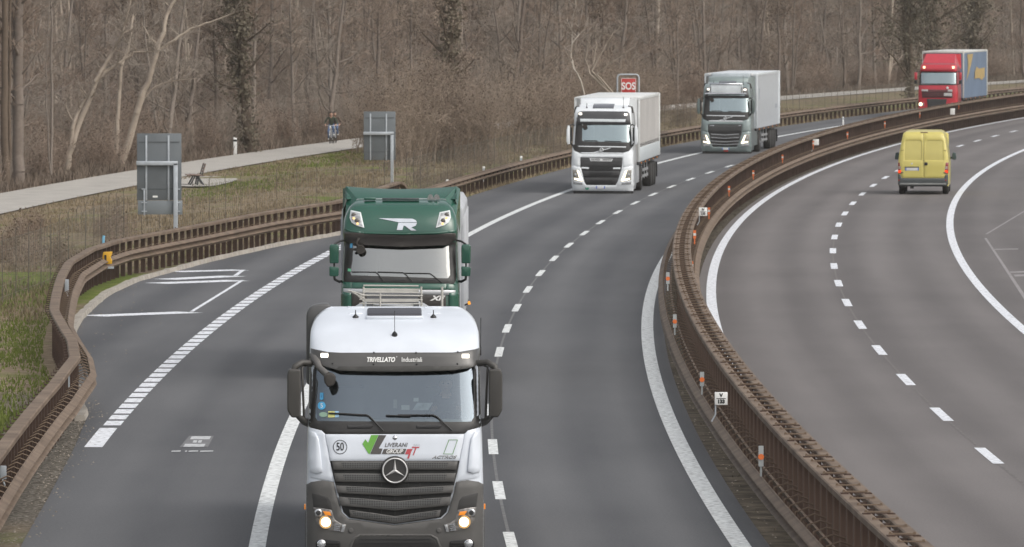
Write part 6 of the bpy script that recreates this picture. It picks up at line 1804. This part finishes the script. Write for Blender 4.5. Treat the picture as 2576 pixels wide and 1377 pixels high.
grass('median_grass', 900, pos_med, .05, bark_mat('grass_median', (.06, .052, .036), (.12, .105, .072), .9, 1.4), 'sparse weeds under the median barrier')
# ------------------------------------------------------------------ people and bicycles
M_skin = mat('skin', (.42, .25, .18), .6, var=.06)
M_hair = mat('dark_hair', (.025, .018, .014), .7, var=.2)
M_jean = mat('blue_jeans', (.095, .15, .27), .85, var=.2, scale=8)
M_shoe = mat('white_shoes', (.55, .54, .52), .6)
M_eye = mat('eye_dark', (.02, .016, .014), .3)
def skin_body(name, J, edges, regions, parent):
    """one continuous surface grown round the joints J {name: (pos, radius)}; regions maps joint name -> material slot"""
    names = list(J); idx = {n: i for i, n in enumerate(names)}
    me = bpy.data.meshes.new(name); me.from_pydata([J[n][0] for n in names], [(idx[a], idx[b]) for a, b in edges], [])
    o = bpy.data.objects.new(name, me); COL.objects.link(o)
    md = o.modifiers.new('skin', 'SKIN'); md.use_smooth_shade = True
    sd = o.modifiers.new('sub', 'SUBSURF'); sd.levels = 2; sd.render_levels = 2
    for i, n in enumerate(names):
        v = me.skin_vertices[0].data[i]; r = J[n][1]; v.radius = (r, r) if not isinstance(r, tuple) else r; v.use_root = (n == 'pelvis')
    bpy.context.view_layer.update()
    m2 = bpy.data.meshes.new_from_object(o.evaluated_get(bpy.context.evaluated_depsgraph_get()))
    bpy.data.objects.remove(o, do_unlink=True)
    mats = []
    for n in names:
        if regions[n] not in mats: mats.append(regions[n])
    m2.materials.clear()
    for m in mats: m2.materials.append(m)
    P = [(Vector(J[n][0]), mats.index(regions[n])) for n in names]
    segs = [(Vector(J[a][0]), Vector(J[b][0]), mats.index(regions[b])) for a, b in edges]
    for f in m2.polygons:
        c = f.center; best = None
        for a, b, k in segs:
            t = max(0, min(1, (c - a).dot(b - a) / max((b - a).length_squared, 1e-9))); d = (c - a - (b - a) * t).length
            if best is None or d < best[0]: best = (d, k)
        f.material_index = best[1]; f.use_smooth = True
    return link(name, m2, parent)
def person(t, pel, chest, neck, head, hands, feet, knees, elbows, top, legs, hdir=(0, -1, 0), k=1.0, hair='short'):
    V = Vector
    J = {}; E = []; R = {}
    def add(n, p, r, m, par=None):
        J[n] = (tuple(p), r); R[n] = m
        if par: E.append((par, n))
    pel, chest, neck, head = map(V, (pel, chest, neck, head)); hd = V(hdir)
    add('pelvis', pel, (.15 * k, .12 * k), legs); add('waist', pel.lerp(chest, .45), (.145 * k, .11 * k), top, 'pelvis'); add('chest', chest, (.17 * k, .12 * k), top, 'waist'); add('collar', chest.lerp(neck, .65), (.11 * k, .085 * k), top, 'chest')
    add('neck', neck, .055 * k, M_skin, 'collar'); add('jaw', neck.lerp(head, .55) + hd * .025, .070 * k, M_skin, 'neck'); add('head', head, .090 * k, M_skin, 'jaw'); add('crown', head + V((0, 0, .075 * k)), .070 * k, M_skin, 'head')
    add('nose', head + hd * .10 * k + V((0, 0, -.025)), .016, M_skin, 'head')
    for s, sn in ((-1, 'l'), (1, 'r')):
        i = 0 if s < 0 else 1
        add('ear' + sn, head + V((s * .095 * k, .01, -.01)), .018, M_skin, 'head')
        sh = chest + V((s * .19 * k, 0, .09 * k)); add('sh' + sn, sh, .065 * k, top, 'collar'); add('el' + sn, V(elbows[i]), .047 * k, top, 'sh' + sn); add('wr' + sn, V(hands[i]).lerp(V(elbows[i]), .22), .030 * k, top, 'el' + sn)
        h = V(hands[i]); d = (h - V(elbows[i])).normalized(); add('pa' + sn, h, (.040 * k, .022 * k), M_skin, 'wr' + sn)
        side = V((1, 0, 0)); dn = V((0, -.02, -.03))
        for q, (off, ln) in enumerate(((-.030, .062), (-.010, .074), (.010, .070), (.030, .055))):
            a = h + side * off + d * .035; add(f'f{q}a' + sn, a + d * ln * .45, .0095, M_skin, 'pa' + sn); add(f'f{q}b' + sn, a + d * ln * .75 + dn, .008, M_skin, f'f{q}a' + sn)
        a = h - side * s * .045 + d * .01; add('th1' + sn, a, .0115, M_skin, 'pa' + sn); add('th2' + sn, a + d * .035 + V((0, 0, -.02)), .009, M_skin, 'th1' + sn)
        hip = pel + V((s * .10 * k, -.02, -.03)); add('hip' + sn, hip, .095 * k, legs, 'pelvis'); add('kn' + sn, V(knees[i]), .062 * k, legs, 'hip' + sn); f = V(feet[i]); add('an' + sn, f + V((0, .03, .06)), .042 * k, legs, 'kn' + sn)
        add('he' + sn, f + V((0, .03, .01)), .040 * k, M_shoe, 'an' + sn); add('to' + sn, f + V((0, -.14, 0)), .036 * k, M_shoe, 'he' + sn)
    skin_body('body', J, E, R, t)
    h = MB(); prof = []
    n, mrow = 14, 7; vs = []
    for i in range(mrow + 1):
        ph = PI * .5 * (1 - i / mrow * 1.25)
        for j in range(n):
            a = 2 * PI * j / n; v = V((math.cos(a) * math.cos(ph), math.sin(a) * math.cos(ph), math.sin(ph)))
            front_ = v.dot(hd)
            r = .108 * k * (1 + .04 * math.sin(7 * a)); p = head + V((0, 0, .035 * k)) + V((v.x * r * .95, v.y * r * 1.1, v.z * r * 1.02))
            if front_ > .35 and i > 3: p = head + V((0, 0, .06 * k)) + V((v.x, v.y, .1)) * .085 * k
            vs.append(p)
    h.add(vs, [(i * n + j, i * n + (j + 1) % n, (i + 1) * n + (j + 1) % n, (i + 1) * n + j) for i in range(mrow) for j in range(n)], 0, True); h.build('hair', M_hair, t)
    e = MB()
    sd = V((hd.y, -hd.x, 0))
    for s in (-1, 1): 
        c = head + hd * .088 * k + sd * s * .034 * k + V((0, 0, .012)); e.lathe(c, hd, [(.011, -.006), (.011, 0), (.004, .004)], 10)
    e.build('eyes', M_eye, t); m = MB(); m.box(head + hd * .083 * k + V((0, 0, -.062 * k)), (.045 * k, .012, .010)); m.build('mouth', mat('lips', (.30, .13, .11), .6), t)
    return t
# driver of the tanker, seen faintly through the windscreen
p = thing('person', 'driver in a dark jacket behind the windscreen of the white tanker lorry', 'person')
person(p, (.72, 1.08, 2.0), (.72, 1.06, 2.36), (.72, 1.02, 2.55), (.72, .97, 2.68), ((.54, .82, 2.33), (.92, .82, 2.33)), ((.62, .45, 1.62), (.84, .45, 1.62)), ((.60, .62, 2.05), (.86, .62, 2.05)), ((.44, 1.0, 2.12), (1.0, 1.0, 2.12)), mat('driver_jacket', (.05, .055, .07), .85), M_jean)
p.location = white_tanker.location; p.rotation_euler = white_tanker.rotation_euler
# two riders side by side on the path
def bicycle(label, colour):
    t = thing('bicycle', label, 'bicycle', group='bicycles on the cycle path')
    for y in (-.53, .53):
        b = MB(); b.tube([(0, y + .335 * math.cos(a), .345 + .335 * math.sin(a)) for a in [2 * PI * i / 28 for i in range(29)]], .017, 6, cap=False)
        for i in range(9):
            a = PI * i / 9; b.tube([(0, y + .33 * math.cos(a), .345 + .33 * math.sin(a)), (0, y - .33 * math.cos(a), .345 - .33 * math.sin(a))], .002, 3)
        b.tube([(-.04, y, .345), (.04, y, .345)], .02, 8); b.build('wheel', M_tyre, t)
        f = MB(); f.tube([(0, y + .37 * math.cos(a), .345 + .37 * math.sin(a)) for a in [PI * (.15 + .75 * i / 14) for i in range(15)]], .016, 5); f.build('mudguard', M_silver, t)
    f = MB(); bb_, sd, hd_ = (0, .10, .32), (0, .25, .88), (0, -.38, .88)
    for a, b in ((bb_, sd), (sd, hd_), (bb_, (0, -.40, .76)), (hd_, (0, -.53, .345)), (bb_, (0, .53, .345)), (sd, (0, .53, .345)), (hd_, (0, -.36, 1.0))): f.tube([a, b], .018, 6)
    f.build('frame', colour, t)
    h = MB(); h.tube([(-.30, -.26, 1.02), (-.20, -.36, 1.03), (0, -.38, 1.0), (.20, -.36, 1.03), (.30, -.26, 1.02)], .013, 6); h.build('handlebar', M_silver, t)
    s = MB(); s.tube([(0, .36, .93), (0, .24, .94), (0, .12, .93)], [.08, .06, .025], 8); s.build('saddle', M_blackp, t)
    q = MB(); q.tube([(-.12, .10, .32), (.12, .10, .32)], .015, 6); q.box((-.15, .06, .20), (.08, .06, .02)); q.box((.15, .14, .44), (.08, .06, .02)); q.build('pedals', M_chassis, t)
    l = MB(); l.box((0, -.46, .92), (.10, .07, .14)); l.build('front_lamp', M_white, t, bevel=.02)
    return t
bk = bicycle('bicycle with pale frame under the rider in the green jacket', M_silver)
b2 = copy_tree(bk); b2['label'] = 'bicycle under the rider in the brown jacket, right of the pair'
def rider(label, jacket):
    t = thing('person', label, 'person', group='riders on the cycle path')
    return person(t, (0, .24, 1.02), (0, .03, 1.36), (0, -.03, 1.52), (0, -.08, 1.66), ((-.29, -.27, 1.06), (.29, -.27, 1.06)), ((-.15, .08, .24), (.15, .16, .48)), ((-.14, -.18, .66), (.14, -.20, .86)), ((-.36, -.02, 1.16), (.36, -.02, 1.16)), jacket, M_jean)
ra = rider('person in dark green jacket and jeans cycling, left rider of the pair', mat('jacket_green', (.05, .062, .042), .9, var=.15))
rb_ = rider('person in dark brown jacket and jeans cycling, right rider of the pair', mat('jacket_brown', (.062, .040, .030), .9, var=.15))
xa, ya = at(833, 363); xb, yb_ = at(842.5, 362.3)
for o, x, y in ((bk, xa, ya), (ra, xa, ya), (b2, xb, yb_), (rb_, xb, yb_)):
    o.location = (x, y, .03); o.rotation_euler = (0, 0, -.09); o.scale = (.93, .93, .93)
# ------------------------------------------------------------------ light and camera
W = bpy.data.worlds.new('World'); SC.world = W; W.use_nodes = True
nt = W.node_tree; nt.nodes.clear()
sky = nt.nodes.new('ShaderNodeTexSky'); sky.sky_type = 'NISHITA'; sky.sun_disc = False
SUN_EL, SUN_ROT = math.radians(48), math.radians(128)
sky.sun_elevation = SUN_EL; sky.sun_rotation = SUN_ROT
sky.air_density = 1.0; sky.dust_density = 4.0; sky.ozone_density = .6
hs = nt.nodes.new('ShaderNodeHueSaturation'); hs.inputs['Saturation'].default_value = .30
bg = nt.nodes.new('ShaderNodeBackground'); bg.inputs[1].default_value = .13
wo = nt.nodes.new('ShaderNodeOutputWorld')
nt.links.new(sky.outputs[0], hs.inputs['Color']); wt = nt.nodes.new('ShaderNodeMix'); wt.data_type = 'RGBA'; wt.blend_type = 'MULTIPLY'; wt.inputs[0].default_value = 1; wt.inputs[7].default_value = (1, .99, .972, 1); nt.links.new(hs.outputs[0], wt.inputs[6]); nt.links.new(wt.outputs[2], bg.inputs[0]); nt.links.new(bg.outputs[0], wo.inputs[0])
sl = bpy.data.lights.new('sun', 'SUN'); sl.energy = .6; sl.angle = math.radians(60); sl.color = (1, .96, .9)
so = bpy.data.objects.new('sun', sl); COL.objects.link(so)
# nishita: rotation 0 has the sun along +y, turning clockwise seen from above
d = Vector((math.sin(SUN_ROT) * math.cos(SUN_EL), math.cos(SUN_ROT) * math.cos(SUN_EL), math.sin(SUN_EL)))
so.rotation_euler = (-d).to_track_quat('-Z', 'Y').to_euler(); so.location = (0, 50, 60)
cam = bpy.data.cameras.new('camera'); cam.sensor_width = 36; cam.lens = 36 * FPX / 2576.0
cam.clip_start = 1; cam.clip_end = 9000
co = bpy.data.objects.new('camera', cam); COL.objects.link(co)
co.location = (0, 0, CAM_H); co.rotation_euler = (PI / 2 - PITCH, 0, 0)
SC.camera = co
cam.dof.use_dof = True; cam.dof.focus_distance = 125; cam.dof.aperture_fstop = 11
SC.view_settings.view_transform = 'Standard'; SC.view_settings.look = 'None'; SC.view_settings.gamma = 1
SC.view_settings.exposure = EXPOSURE
SC.cycles.use_denoising = True
SC.cycles.max_bounces = 6; SC.cycles.transparent_max_bounces = 12

# winter air: one box of thin even haze round the camera and everything that is built
hz = MB().box((0, 560, 11.5), (560, 1300, 26)).build('haze', nodes_of('haze_air')[0]); tag(hz, kind='stuff')
m = hz.data.materials[0]; nt = m.node_tree; nt.nodes.clear()
o = nt.nodes.new('ShaderNodeOutputMaterial'); v = nt.nodes.new('ShaderNodeVolumePrincipled')
v.inputs['Color'].default_value = (.92, .88, .82, 1); v.inputs['Density'].default_value = .00012; v.inputs['Anisotropy'].default_value = .2
nt.links.new(v.outputs[0], o.inputs['Volume'])
